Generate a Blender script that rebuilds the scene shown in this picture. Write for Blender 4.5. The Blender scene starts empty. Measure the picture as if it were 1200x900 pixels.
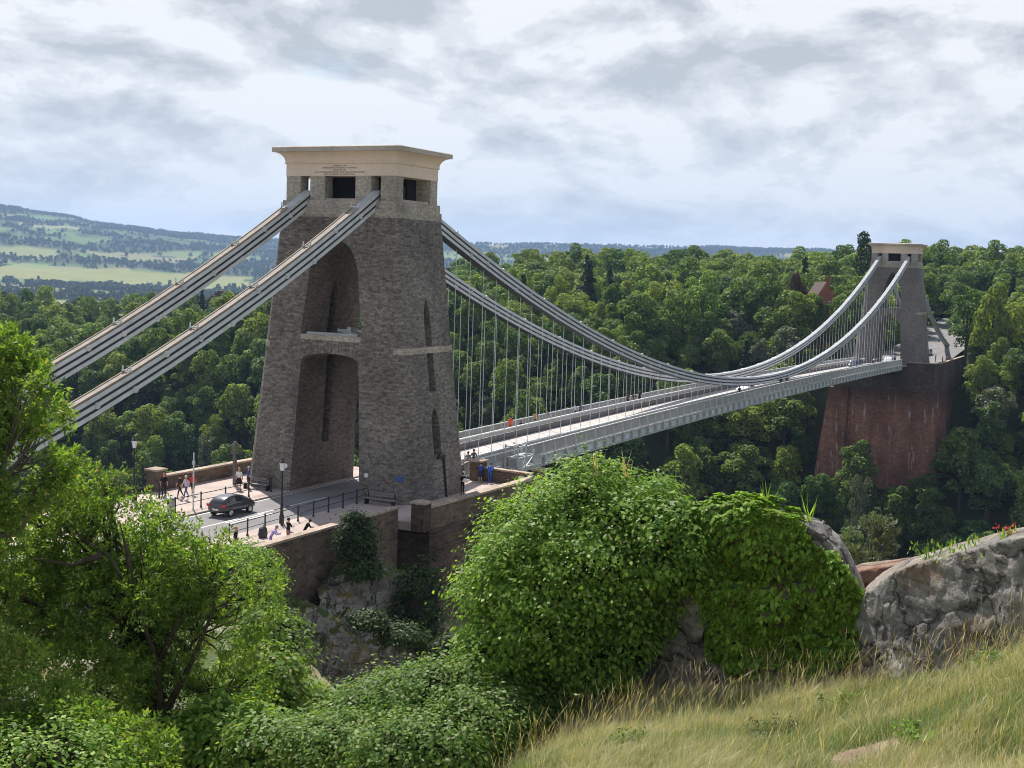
import bpy, bmesh, math, random
import numpy as np
from mathutils import Vector, Matrix

# ------------------------------------------------------------------ scene, camera, light
SC = bpy.context.scene
COL = SC.collection
RNG = np.random.default_rng(7)
random.seed(7)

# world frame: X runs along the bridge from the near tower (0,0,0) to the far tower (214,0,-0.9), Z up
CAM = np.array([-86.87, -57.14, 17.77])
PSI, PITCH, ROLL, FPX = 0.4659, 0.0888, -0.0318, 1554.18
Fh = np.array([math.cos(PSI), math.sin(PSI), 0.0]); Rh = np.array([math.sin(PSI), -math.cos(PSI), 0.0]); Uh = np.array([0, 0, 1.0])
FWD = Fh * math.cos(PITCH) - Uh * math.sin(PITCH)
UPV = Uh * math.cos(PITCH) + Fh * math.sin(PITCH)
CR, SR = math.cos(ROLL), math.sin(ROLL)
RGT = Rh * CR - UPV * SR
UPC = Rh * SR + UPV * CR
cd = bpy.data.cameras.new('camera'); cam = bpy.data.objects.new('camera', cd); COL.objects.link(cam)
M = Matrix.Identity(4)
for i in range(3):
    M[i][0], M[i][1], M[i][2], M[i][3] = RGT[i], UPC[i], -FWD[i], CAM[i]
cam.matrix_world = M
cd.sensor_fit = 'HORIZONTAL'; cd.sensor_width = 36.0; cd.lens = FPX / 1200 * 36
cd.clip_start = 0.5; cd.clip_end = 40000
SC.camera = cam

SUN_EL, SUN_HEAD = math.radians(52), math.radians(47)
W = bpy.data.worlds.new('World'); SC.world = W; W.use_nodes = True
nt = W.node_tree; nt.nodes.clear()
def wn(t, **k):
    n = nt.nodes.new(t)
    for a, b in k.items(): setattr(n, a, b)
    return n
L = nt.links.new
SKYO = (6.9, 2.6, 3.1)
out = wn('ShaderNodeOutputWorld'); bg = wn('ShaderNodeBackground'); bg2 = wn('ShaderNodeBackground'); mixs = wn('ShaderNodeMixShader')
sky = wn('ShaderNodeTexSky'); sky.sky_type = 'NISHITA'; sky.sun_disc = False
sky.sun_elevation = SUN_EL; sky.sun_rotation = math.pi / 2 - SUN_HEAD; sky.air_density = 1.0; sky.dust_density = 0.6; sky.ozone_density = 1.6
bg.inputs[1].default_value = 0.095
L(sky.outputs[0], bg.inputs[0])
tc = wn('ShaderNodeTexCoord'); sep = wn('ShaderNodeSeparateXYZ'); L(tc.outputs['Generated'], sep.inputs[0])
def mth(op, a, b=None, clamp=False):
    n = wn('ShaderNodeMath', operation=op); n.use_clamp = clamp
    for i, v in enumerate((a, b)):
        if v is None: continue
        if isinstance(v, (int, float)): n.inputs[i].default_value = v
        else: L(v, n.inputs[i])
    return n.outputs[0]
def ramp(fac, stops):
    n = wn('ShaderNodeValToRGB'); n.color_ramp.interpolation = 'EASE'
    e = n.color_ramp.elements
    while len(e) < len(stops): e.new(0.5)
    for q, (p, c) in zip(e, stops):
        q.position = p; q.color = (*c, 1) if len(c) == 3 else c
    L(fac, n.inputs[0]); return n.outputs[0]
zc = mth('MAXIMUM', sep.outputs[2], 0.0)
# heaped clouds: noise on the sky sphere, squeezed upwards; bases are where the cloud thickens above
def dirvec(dz):
    q = wn('ShaderNodeCombineXYZ'); L(sep.outputs[0], q.inputs[0]); L(sep.outputs[1], q.inputs[1]); L(mth('MULTIPLY', mth('ADD', zc, dz), 2.3), q.inputs[2]); return q.outputs[0]
def noise(vec, scale, detail, rough, offs, dist=0.0):
    mp = wn('ShaderNodeMapping'); mp.inputs['Location'].default_value = offs; L(vec, mp.inputs[0])
    n = wn('ShaderNodeTexNoise'); n.inputs['Scale'].default_value = scale; n.inputs['Detail'].default_value = detail
    n.inputs['Roughness'].default_value = rough; n.inputs['Distortion'].default_value = dist; L(mp.outputs[0], n.inputs['Vector'])
    return n.outputs['Fac']
v0, v1 = dirvec(0.0), dirvec(0.022)
n1 = noise(v0, 6.4, 11, 0.60, SKYO, 0.25); n1u = noise(v1, 6.4, 7, 0.58, SKYO, 0.25)
n2 = noise(v0, 15.0, 8, 0.60, (11.0, 2.3, 5.0), 0.2); n3 = noise(v0, 2.1, 3, 0.5, (5.3, 1.2, 2.0), 0.0)
cov = mth('ADD', mth('ADD', mth('MULTIPLY', n1, 0.62), mth('MULTIPLY', n3, 0.40)), mth('MULTIPLY', n2, 0.14))
mask = ramp(cov, [(0.38, (0, 0, 0)), (0.50, (1, 1, 1))])
lit = mth('MULTIPLY', mth('SUBTRACT', n1, n1u), 2.0)
shade = mth('ADD', mth('ADD', mth('MULTIPLY', mth('SUBTRACT', n1, 0.5), -0.75), lit), mth('ADD', mth('MULTIPLY', mth('SUBTRACT', n2, 0.5), 0.55), 0.5))
ccol = ramp(shade, [(0.27, (0.48, 0.505, 0.535)), (0.40, (0.60, 0.62, 0.645)), (0.50, (0.715, 0.73, 0.745)), (0.61, (0.85, 0.855, 0.86))])
# towards the horizon the cloud deck greys into pale blue air
hz = ramp(zc, [(0.0, (1, 1, 1)), (0.16, (0, 0, 0))])
mixc = wn('ShaderNodeMix', data_type='RGBA'); L(mth('MULTIPLY', hz, 0.4), mixc.inputs['Factor']); L(ccol, mixc.inputs['A']); mixc.inputs['B'].default_value = (0.62, 0.69, 0.79, 1)
L(mixc.outputs['Result'], bg2.inputs[0]); bg2.inputs[1].default_value = 0.80
clear = ramp(zc, [(0.26, (1, 1, 1)), (0.55, (0.36, 0.36, 0.36))])          # unseen overhead cloud thinned to blue, shaped to cut and cool fill light
mfin = mth('MULTIPLY', mth('MAXIMUM', mth('MULTIPLY', mask, 0.95), mth('MULTIPLY', hz, 0.6)), clear)
L(mfin, mixs.inputs[0]); L(bg.outputs[0], mixs.inputs[1]); L(bg2.outputs[0], mixs.inputs[2]); L(mixs.outputs[0], out.inputs[0])

sl = bpy.data.lights.new('sun', 'SUN'); sl.energy = 5.0; sl.angle = math.radians(0.5); sl.color = (1.0, 0.95, 0.87)
so = bpy.data.objects.new('sun', sl); COL.objects.link(so)
sdir = Vector((math.cos(SUN_EL) * math.cos(SUN_HEAD), math.cos(SUN_EL) * math.sin(SUN_HEAD), math.sin(SUN_EL)))
so.rotation_euler = sdir.to_track_quat('Z', 'Y').to_euler(); so.location = (0, 0, 80)

vs = SC.view_settings
vs.view_transform = 'Standard'; vs.look = 'None'; vs.gamma = 1.0; vs.use_curve_mapping = False; vs.exposure = 0.5
cy = SC.cycles
cy.max_bounces = 6; cy.diffuse_bounces = 3; cy.glossy_bounces = 2; cy.transmission_bounces = 4; cy.transparent_max_bounces = 4
cy.volume_bounces = 0; cy.caustics_reflective = False; cy.caustics_refractive = False; cy.use_denoising = True; cy.denoiser = 'OPENIMAGEDENOISE'; cy.denoising_prefilter = 'ACCURATE'; cy.denoising_input_passes = 'RGB_ALBEDO_NORMAL'; cy.filter_width = 1.0
SC.render.film_transparent = False

# ------------------------------------------------------------------ measuring from the photograph
def ray(px, py):
    d = RGT * ((px - 600) / FPX) + UPC * ((450 - py) / FPX) + FWD
    return d
def at_d(px, py, D):
    d = ray(px, py); return CAM + d * (D / math.hypot(d[0], d[1]))
def at_z(px, py, z):
    d = ray(px, py); return CAM + d * ((z - CAM[2]) / d[2])
def az_px(px):                                    # heading of an image column at the horizon
    d = ray(px, 310); return math.atan2(d[1], d[0])

# ------------------------------------------------------------------ noise
def _h(ix, iy, iz, s):
    n = (ix.astype(np.int64) * 374761393 + iy.astype(np.int64) * 668265263 + iz.astype(np.int64) * 2147483647 + s * 974634777) & 0xFFFFFFFF
    n = ((n ^ (n >> 13)) * 1274126177) & 0xFFFFFFFF
    n = ((n ^ (n >> 16)) * 2246822519) & 0xFFFFFFFF
    return ((n ^ (n >> 15)) & 0xFFFFFF) / 16777215.0
def vnoise(x, y, z=None, s=0):
    x = np.asarray(x, float); y = np.asarray(y, float); z = np.zeros_like(x) if z is None else np.asarray(z, float)
    ix, iy, iz = np.floor(x), np.floor(y), np.floor(z); fx, fy, fz = x - ix, y - iy, z - iz
    fx, fy, fz = [f * f * (3 - 2 * f) for f in (fx, fy, fz)]
    r = 0
    for a in (0, 1):
        for b in (0, 1):
            for c in (0, 1):
                w = (fx if a else 1 - fx) * (fy if b else 1 - fy) * (fz if c else 1 - fz)
                r = r + w * _h(ix + a, iy + b, iz + c, s)
    return r
def fbm(x, y, z=None, o=4, s=0, g=0.5):
    r = 0; a = 1; t = 0; z = np.zeros_like(np.asarray(x, float)) if z is None else z
    for i in range(o):
        r = r + a * vnoise(np.asarray(x) * 2**i, np.asarray(y) * 2**i, np.asarray(z) * 2**i, s + i * 17); t += a; a *= g
    return r / t
def sstep(a, b, x):
    t = np.clip((np.asarray(x, float) - a) / (b - a), 0, 1); return t * t * (3 - 2 * t)

# ------------------------------------------------------------------ materials
MATS = {}
class NT:
    def __init__(s, name):
        s.m = bpy.data.materials.new(name); s.m.use_nodes = True; s.t = s.m.node_tree; s.t.nodes.clear()
        s.o = s.n('ShaderNodeOutputMaterial'); MATS[name] = s.m
    def n(s, t, **k):
        q = s.t.nodes.new(t)
        for a, b in k.items(): setattr(q, a, b)
        return q
    def l(s, a, b): s.t.links.new(a, b)
    def val(s, inp, v):
        if hasattr(v, 'is_output') or isinstance(v, bpy.types.NodeSocket): s.l(v, inp)
        else: inp.default_value = (*v, 1) if isinstance(v, (tuple, list)) and len(v) == 3 and inp.type == 'RGBA' else v
    def noise(s, scale, detail=4, rough=0.55, vec=None, dist=0.0):
        q = s.n('ShaderNodeTexNoise'); q.inputs['Scale'].default_value = scale; q.inputs['Detail'].default_value = detail
        q.inputs['Roughness'].default_value = rough; q.inputs['Distortion'].default_value = dist
        if vec is not None: s.l(vec, q.inputs['Vector'])
        return q.outputs['Fac']
    def ramp(s, fac, stops, interp='LINEAR'):
        q = s.n('ShaderNodeValToRGB'); q.color_ramp.interpolation = interp; e = q.color_ramp.elements
        while len(e) < len(stops): e.new(0.5)
        for r, (p, c) in zip(e, stops): r.position = p; r.color = (*c, 1)
        s.l(fac, q.inputs[0]); return q.outputs[0]
    def mix(s, f, a, b, mode='MIX'):
        q = s.n('ShaderNodeMix', data_type='RGBA', blend_type=mode); s.val(q.inputs['Factor'], f); s.val(q.inputs['A'], a); s.val(q.inputs['B'], b); return q.outputs['Result']
    def math(s, op, a, b=0.0):
        q = s.n('ShaderNodeMath', operation=op); s.val(q.inputs[0], a); s.val(q.inputs[1], b); return q.outputs[0]
    def pos(s, sc=(1, 1, 1), loc=(0, 0, 0)):
        g = s.n('ShaderNodeNewGeometry'); mp = s.n('ShaderNodeMapping'); mp.inputs['Scale'].default_value = sc; mp.inputs['Location'].default_value = loc
        s.l(g.outputs['Position'], mp.inputs[0]); return mp.outputs[0]
    def bsdf(s, col, rough=0.8, bump=None, bstr=0.3, bdist=0.05, metal=0.0, spec=0.3):
        q = s.n('ShaderNodeBsdfPrincipled'); s.val(q.inputs['Base Color'], col); s.val(q.inputs['Roughness'], rough); q.inputs['Metallic'].default_value = metal
        q.inputs['Specular IOR Level'].default_value = spec
        if bump is not None:
            b = s.n('ShaderNodeBump'); b.inputs['Strength'].default_value = bstr; b.inputs['Distance'].default_value = bdist
            s.l(bump, b.inputs['Height']); s.l(b.outputs[0], q.inputs['Normal'])
        s.l(q.outputs[0], s.o.inputs[0]); return q
def plain(name, col, rough=0.6, metal=0.0, var=0.12, scale=3.0, spec=0.4):
    t = NT(name); c = t.noise(scale, 4, 0.6, t.pos())
    lo = tuple(x * (1 - var) for x in col); hi = tuple(min(1, x * (1 + var)) for x in col)
    t.bsdf(t.ramp(c, [(0.3, lo), (0.7, hi)]), rough, metal=metal, spec=spec); return t.m
def wallvec(t):
    # lay coursed stone on a wall whatever way it faces: (along, up)
    g = t.n('ShaderNodeNewGeometry'); sn = t.n('ShaderNodeSeparateXYZ'); t.l(g.outputs['True Normal'], sn.inputs[0]); sp = t.n('ShaderNodeSeparateXYZ'); t.l(g.outputs['Position'], sp.inputs[0])
    f = t.math('GREATER_THAN', t.math('ABSOLUTE', sn.outputs[0]), t.math('ABSOLUTE', sn.outputs[1]))
    mx = t.n('ShaderNodeMix'); t.l(f, mx.inputs[0]); t.l(sp.outputs[0], mx.inputs[2]); t.l(sp.outputs[1], mx.inputs[3])
    c = t.n('ShaderNodeCombineXYZ'); t.l(mx.outputs[0], c.inputs[0]); t.l(sp.outputs[2], c.inputs[1]); return c.outputs[0]
def stone(name, c1, c2, mortar, bw=0.62, bh=0.27, stain=(0.5, 0.5, 0.5), stain_amt=0.5, streak=None, bump=0.5, mort=0.018, top=None, var=0.75, spk=0.55):
    t = NT(name); v = wallvec(t)
    # a little wobble so that the courses are not ruled
    ns = t.n('ShaderNodeTexNoise'); ns.inputs['Scale'].default_value = 1.3; t.l(v, ns.inputs['Vector'])
    ad = t.n('ShaderNodeVectorMath', operation='MULTIPLY_ADD'); t.l(ns.outputs['Color'], ad.inputs[0]); ad.inputs[1].default_value = (0.16, 0.10, 0); t.l(v, ad.inputs[2])
    b = t.n('ShaderNodeTexBrick'); t.l(ad.outputs[0], b.inputs['Vector']); b.inputs['Scale'].default_value = 1.0
    b.inputs['Brick Width'].default_value = bw; b.inputs['Row Height'].default_value = bh; b.inputs['Mortar Size'].default_value = mort; b.inputs['Mortar Smooth'].default_value = 0.4
    b.inputs['Color1'].default_value = (*c1, 1); b.inputs['Color2'].default_value = (*c2, 1); b.inputs['Mortar'].default_value = (*mortar, 1); b.inputs['Bias'].default_value = -0.1
    fine = t.noise(6.0, 6, 0.65, t.pos()); c = t.mix(var, b.outputs['Color'], t.ramp(fine, [(0.25, (0.45, 0.45, 0.45)), (0.75, (1.5, 1.47, 1.42))]), 'MULTIPLY')
    speck = t.noise(2.3, 3, 0.6, t.pos((1, 1, 2.5))); c = t.mix(spk, c, t.ramp(speck, [(0.32, (0.55, 0.5, 0.48)), (0.5, (1, 1, 1)), (0.68, (1.3, 1.3, 1.32))]), 'MULTIPLY')
    big = t.noise(0.22, 5, 0.6, t.pos((1, 1, 0.6))); c = t.mix(stain_amt, c, t.ramp(big, [(0.35, stain), (0.62, (1.15, 1.13, 1.1))]), 'MULTIPLY')
    if streak:
        sn = t.noise(1.2, 5, 0.7, t.pos((1.2, 1.2, 0.10)), 0.2); f = t.ramp(sn, [(streak[1], (0, 0, 0)), (streak[1] + 0.08, (1, 1, 1))]); c = t.mix(t.math('MULTIPLY', f, streak[2]), c, streak[0])
    if top:
        g = t.n('ShaderNodeSeparateXYZ'); t.l(t.pos(), g.inputs[0]); wob = t.math('ADD', g.outputs[2], t.math('MULTIPLY', big, top[3]))
        f = t.ramp(t.math('DIVIDE', t.math('SUBTRACT', wob, top[0]), top[1]), [(0.0, (0, 0, 0)), (1.0, (1, 1, 1))]); c = t.mix(f, c, top[2], 'MULTIPLY')
    hgt = t.math('ADD', t.math('MULTIPLY', b.outputs['Fac'], -0.8), t.math('MULTIPLY', fine, 0.9))
    t.bsdf(c, 0.9, hgt, bump, 0.06, spec=0.15); return t.m
stone('tower_stone', (0.265, 0.247, 0.228), (0.138, 0.128, 0.117), (0.19, 0.177, 0.164), 0.44, 0.165, (0.62, 0.60, 0.60), 0.75, None, 0.5, 0.014, None, 0.85, 0.65)
stone('far_tower_stone', (0.25, 0.227, 0.21), (0.19, 0.172, 0.16), (0.21, 0.192, 0.18), 0.42, 0.16, (0.65, 0.63, 0.63), 0.7)
stone('abutment_stone', (0.13, 0.098, 0.082), (0.075, 0.055, 0.048), (0.11, 0.09, 0.08), 0.8, 0.36, (0.45, 0.42, 0.42), 0.8, ((0.2, 0.19, 0.17), 0.68, 0.35))
stone('parapet_stone', (0.185, 0.145, 0.115), (0.105, 0.082, 0.066), (0.155, 0.13, 0.108), 0.7, 0.3, (0.55, 0.5, 0.48), 0.7, ((0.1, 0.09, 0.08), 0.6, 0.4))
stone('red_stone', (0.30, 0.15, 0.108), (0.205, 0.10, 0.075), (0.24, 0.15, 0.12), 0.9, 0.4, (0.5, 0.45, 0.45), 0.75, ((0.55, 0.5, 0.47), 0.585, 0.75), 0.4, 0.02, (-9.5, 4.0, (0.45, 0.50, 0.52), 3.0))
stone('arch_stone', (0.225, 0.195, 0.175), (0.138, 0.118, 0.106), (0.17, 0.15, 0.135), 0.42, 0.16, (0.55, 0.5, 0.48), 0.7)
stone('house_brick', (0.36, 0.09, 0.045), (0.26, 0.065, 0.035), (0.3, 0.2, 0.16), 0.24, 0.08, (0.7, 0.65, 0.6), 0.4)
stone('ashlar', (0.46, 0.42, 0.365), (0.42, 0.385, 0.34), (0.36, 0.33, 0.29), 1.1, 0.55, (0.6, 0.6, 0.6), 0.7, ((0.2, 0.19, 0.17), 0.62, 0.35), 0.2, 0.012)
stone('coping_stone', (0.46, 0.38, 0.31), (0.36, 0.3, 0.25), (0.3, 0.26, 0.22), 1.6, 0.9, (0.6, 0.57, 0.55), 0.6, None, 0.25, 0.01)
stone('cream_stone', (0.80, 0.66, 0.545), (0.78, 0.64, 0.535), (0.74, 0.61, 0.51), 2.2, 1.4, (0.8, 0.78, 0.76), 0.5, ((0.36, 0.31, 0.27), 0.66, 0.3), 0.08, 0.006, None, 0.12, 0.1)
stone('cornice_edge', (0.54, 0.475, 0.42), (0.50, 0.44, 0.395), (0.42, 0.37, 0.33), 1.4, 1.2, (0.6, 0.6, 0.6), 0.6, ((0.15, 0.14, 0.13), 0.58, 0.5), 0.08, 0.006, None, 0.25, 0.2)
plain('painted_grey', (0.60, 0.62, 0.64), 0.45, 0, 0.14, 1.2)
plain('painted_pale', (0.62, 0.64, 0.64), 0.45, 0, 0.14, 1.0)
plain('painted_dull', (0.42, 0.43, 0.43), 0.55, 0, 0.15, 1.0)
plain('panel_blue', (0.60, 0.66, 0.68), 0.5, 0, 0.2, 0.6)
plain('gauze_grey', (0.38, 0.38, 0.37), 0.6, 0, 0.12, 0.8)
plain('girder_dark', (0.15, 0.135, 0.13), 0.6, 0, 0.25, 1.0)
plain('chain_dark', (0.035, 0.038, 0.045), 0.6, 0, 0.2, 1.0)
plain('plank_grey', (0.27, 0.255, 0.24), 0.85, 0, 0.2, 2.0)
plain('plank_tan', (0.40, 0.30, 0.20), 0.8, 0, 0.2, 2.0)
plain('black_iron', (0.022, 0.024, 0.03), 0.5, 0, 0.2, 3.0)
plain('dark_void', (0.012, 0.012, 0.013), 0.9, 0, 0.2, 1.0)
plain('bridge_road', (0.44, 0.41, 0.39), 0.85, 0, 0.12, 0.5)
plain('footway_plank', (0.36, 0.33, 0.30), 0.85, 0, 0.15, 0.8)
plain('white_paint', (0.78, 0.78, 0.76), 0.5, 0, 0.05, 1.0)
plain('letter_grey', (0.15, 0.12, 0.10), 0.8, 0, 0.05, 1.0)
plain('bench_wood', (0.24, 0.22, 0.20), 0.7, 0, 0.2, 5.0)
plain('skin', (0.52, 0.32, 0.23), 0.6, 0, 0.05)
plain('tyre', (0.02, 0.02, 0.021), 0.8, 0, 0.1)
plain('rim_metal', (0.5, 0.5, 0.52), 0.3, 0.8, 0.05)
plain('car_glass', (0.02, 0.025, 0.03), 0.06, 0, 0.05, 1.0, 0.8)
plain('lamp_glass', (0.75, 0.78, 0.82), 0.15, 0, 0.03, 1.0, 0.6)
plain('red_lens', (0.45, 0.02, 0.02), 0.2, 0, 0.05, 1.0, 0.6)
plain('clear_lens', (0.8, 0.82, 0.85), 0.15, 0, 0.03, 1.0, 0.7)
plain('orange_plastic', (0.75, 0.22, 0.05), 0.6, 0, 0.05)
plain('roof_tile', (0.10, 0.06, 0.05), 0.8, 0, 0.3, 2.0)
plain('sign_blue', (0.05, 0.10, 0.30), 0.5, 0, 0.05)
def carpaint(name, col):
    t = NT(name); n = t.noise(2.0, 3, 0.5, t.pos()); lo = tuple(x * 0.9 for x in col); q = t.bsdf(t.ramp(n, [(0.3, lo), (0.7, col)]), 0.25, spec=0.6); q.inputs['Coat Weight'].default_value = 0.6; q.inputs['Coat Roughness'].default_value = 0.08; return t.m
carpaint('paint_charcoal', (0.028, 0.030, 0.036)); carpaint('paint_white', (0.72, 0.73, 0.76)); carpaint('paint_navy', (0.03, 0.04, 0.07)); carpaint('paint_silver', (0.45, 0.46, 0.48))
def asphalt(name, col):
    t = NT(name); a = t.noise(0.35, 4, 0.6, t.pos()); b = t.noise(22, 3, 0.7, t.pos())
    c = t.mix(0.35, t.ramp(a, [(0.3, tuple(x * 0.8 for x in col)), (0.7, tuple(x * 1.18 for x in col))]), t.ramp(b, [(0.3, (0.6, 0.6, 0.6)), (0.7, (1.3, 1.3, 1.3))]), 'MULTIPLY')
    t.bsdf(c, 0.9, b, 0.2, 0.01, spec=0.2); return t.m
asphalt('road_asphalt', (0.215, 0.205, 0.205)); asphalt('pavement_surface', (0.44, 0.36, 0.325))
def leafmat(name, c0, c1, c2, trans=0.35, obj=0.25, dead=None, sheen=0.12):
    # colour varies leaf by leaf and tree by tree; leaves let some light through
    t = NT(name); g = t.n('ShaderNodeNewGeometry'); oi = t.n('ShaderNodeObjectInfo')
    st = [(0.0, c0), (0.5, c1), (0.92, c2)] + ([(0.97, dead)] if dead else [])
    c = t.ramp(g.outputs['Random Per Island'], st)
    c = t.mix(obj, c, t.ramp(oi.outputs['Random'], [(0.0, (0.45, 0.62, 0.55)), (0.35, (0.8, 0.85, 0.85)), (0.62, (1.15, 1.1, 0.9)), (0.85, (1.55, 1.3, 0.85)), (1.0, (1.2, 1.35, 1.45))]), 'MULTIPLY')
    big = t.noise(0.35, 3, 0.6, t.pos()); c = t.mix(0.5, c, t.ramp(big, [(0.3, (0.72, 0.78, 0.85)), (0.7, (1.25, 1.18, 1.0))]), 'MULTIPLY')
    d = t.n('ShaderNodeBsdfPrincipled'); t.l(c, d.inputs['Base Color']); d.inputs['Roughness'].default_value = 0.5; d.inputs['Specular IOR Level'].default_value = sheen
    tr = t.n('ShaderNodeBsdfTranslucent'); t.l(t.mix(1.0, c, (1.5, 1.6, 0.55), 'MULTIPLY'), tr.inputs['Color'])
    m = t.n('ShaderNodeMixShader'); m.inputs[0].default_value = trans; t.l(d.outputs[0], m.inputs[1]); t.l(tr.outputs[0], m.inputs[2]); t.l(m.outputs[0], t.o.inputs[0]); return t.m
leafmat('forest_leaf', (0.07, 0.122, 0.04), (0.135, 0.20, 0.064), (0.23, 0.29, 0.105), 0.46, 0.85)
leafmat('far_leaf', (0.035, 0.06, 0.02), (0.055, 0.085, 0.03), (0.085, 0.115, 0.045), 0.25, 0.5)
leafmat('conifer_leaf', (0.018, 0.034, 0.016), (0.028, 0.05, 0.022), (0.05, 0.07, 0.03), 0.12, 0.4)
leafmat('copper_leaf', (0.05, 0.028, 0.022), (0.08, 0.045, 0.03), (0.10, 0.07, 0.04), 0.2, 0.2)
leafmat('pale_leaf', (0.09, 0.115, 0.075), (0.14, 0.165, 0.11), (0.20, 0.22, 0.15), 0.25, 0.2)
leafmat('ash_leaf', (0.08, 0.15, 0.032), (0.15, 0.24, 0.052), (0.26, 0.345, 0.10), 0.44, 0.1, (0.3, 0.27, 0.10))
leafmat('bush_leaf', (0.075, 0.16, 0.026), (0.17, 0.29, 0.045), (0.32, 0.46, 0.085), 0.42, 0.1, (0.30, 0.30, 0.12), 0.16)
leafmat('creeper_leaf', (0.09, 0.185, 0.022), (0.18, 0.315, 0.04), (0.36, 0.50, 0.085), 0.42, 0.0, (0.16, 0.10, 0.03))
leafmat('bramble_leaf', (0.07, 0.145, 0.035), (0.14, 0.235, 0.052), (0.25, 0.345, 0.10), 0.40, 0.1, (0.36, 0.33, 0.24))
leafmat('ivy_leaf', (0.015, 0.032, 0.010), (0.025, 0.05, 0.014), (0.045, 0.07, 0.02), 0.15, 0.1)
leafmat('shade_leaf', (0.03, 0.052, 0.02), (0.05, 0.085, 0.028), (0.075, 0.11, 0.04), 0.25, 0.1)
leafmat('grass_blade', (0.33, 0.315, 0.17), (0.50, 0.45, 0.27), (0.68, 0.62, 0.44), 0.22, 0.0, (0.20, 0.24, 0.10))
leafmat('green_grass', (0.13, 0.185, 0.075), (0.21, 0.27, 0.12), (0.34, 0.37, 0.20), 0.25, 0.0)
leafmat('seed_stalk', (0.42, 0.31, 0.17), (0.52, 0.41, 0.25), (0.62, 0.52, 0.36), 0.25, 0.0)
leafmat('flower_red', (0.35, 0.04, 0.06), (0.5, 0.06, 0.09), (0.6, 0.15, 0.16), 0.3, 0.0)
plain('bark', (0.085, 0.07, 0.055), 0.9, 0, 0.35, 4.0, 0.1); plain('grey_bark', (0.16, 0.145, 0.125), 0.9, 0, 0.3, 4.0, 0.1); plain('core_dark', (0.03, 0.028, 0.02), 0.95, 0, 0.3, 4.0, 0.05)
def rockmat(name, lo, hi, rust, moss=None, bedf=0.28):
    t = NT(name); p = t.pos((1, 1, 1.6)); a = t.noise(0.9, 8, 0.68, p); b = t.noise(5.0, 7, 0.7, p); r = t.noise(0.55, 4, 0.6, t.pos((1, 1, 1), (9, 3, 4)))
    vo = t.n('ShaderNodeTexVoronoi', feature='DISTANCE_TO_EDGE'); vo.inputs['Scale'].default_value = 0.42
    ds = t.n('ShaderNodeVectorMath', operation='MULTIPLY_ADD'); nz = t.n('ShaderNodeTexNoise'); nz.inputs['Scale'].default_value = 1.8; nz.inputs['Detail'].default_value = 5; t.l(p, nz.inputs['Vector']); t.l(nz.outputs['Color'], ds.inputs[0]); ds.inputs[1].default_value = (0.9, 0.9, 0.9); t.l(p, ds.inputs[2]); t.l(ds.outputs[0], vo.inputs['Vector'])
    crack = t.ramp(vo.outputs['Distance'], [(0.0, (0.18, 0.17, 0.16)), (0.028, (1, 1, 1))])
    c = t.ramp(a, [(0.32, lo), (0.5, tuple((x + y) / 2 for x, y in zip(lo, hi))), (0.7, hi)])
    c = t.mix(0.7, c, t.ramp(b, [(0.3, (0.5, 0.5, 0.5)), (0.7, (1.4, 1.4, 1.4))]), 'MULTIPLY')
    c = t.mix(t.math('MULTIPLY', t.ramp(r, [(0.52, (0, 0, 0)), (0.66, (1, 1, 1))]), 0.75), c, rust)
    li = t.noise(7.0, 2, 0.5, p); c = t.mix(t.math('MULTIPLY', t.ramp(li, [(0.66, (0, 0, 0)), (0.72, (1, 1, 1))]), 0.55), c, (0.48, 0.47, 0.42))
    c = t.mix(0.85, c, crack, 'MULTIPLY')
    if moss:
        g = t.n('ShaderNodeNewGeometry'); sn = t.n('ShaderNodeSeparateXYZ'); t.l(g.outputs['Normal'], sn.inputs[0]); f = t.math('ADD', sn.outputs[2], t.math('MULTIPLY', t.math('SUBTRACT', a, 0.5), 2.2)); c = t.mix(t.ramp(f, [(0.48, (0, 0, 0)), (0.66, (1, 1, 1))]), c, t.mix(t.ramp(r, [(0.42, (0, 0, 0)), (0.58, (1, 1, 1))]), moss[0], moss[1]))
    wv = t.n('ShaderNodeTexWave', wave_type='BANDS', bands_direction='Z'); wv.inputs['Scale'].default_value = 0.55; wv.inputs['Distortion'].default_value = 2.2; wv.inputs['Detail'].default_value = 4; wv.inputs['Detail Scale'].default_value = 1.4; t.l(t.pos((0.35, 0.35, 1.0)), wv.inputs['Vector'])
    bed = t.ramp(wv.outputs['Fac'], [(0.0, (0.2, 0.19, 0.18)), (0.06, (1, 1, 1)), (0.8, (1.05, 1.04, 1.02)), (1.0, (1.25, 1.24, 1.2))]); c = t.mix(bedf, c, bed, 'MULTIPLY')
    h = t.math('ADD', t.math('MULTIPLY', a, 1.0), t.math('ADD', t.math('MULTIPLY', b, 0.4), t.math('MULTIPLY', t.ramp(vo.outputs['Distance'], [(0, (0, 0, 0)), (0.05, (1, 1, 1))]), 0.35)))
    t.bsdf(c, 0.9, h, 0.9, 0.12, spec=0.15); return t.m
rockmat('limestone', (0.075, 0.072, 0.067), (0.38, 0.36, 0.325), (0.25, 0.17, 0.115))
rockmat('cliff_rock', (0.13, 0.12, 0.11), (0.50, 0.475, 0.44), (0.20, 0.145, 0.11), ((0.075, 0.10, 0.03), (0.22, 0.18, 0.075)), 0.15)
rockmat('red_rock', (0.14, 0.085, 0.062), (0.36, 0.29, 0.24), (0.24, 0.125, 0.08))
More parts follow.
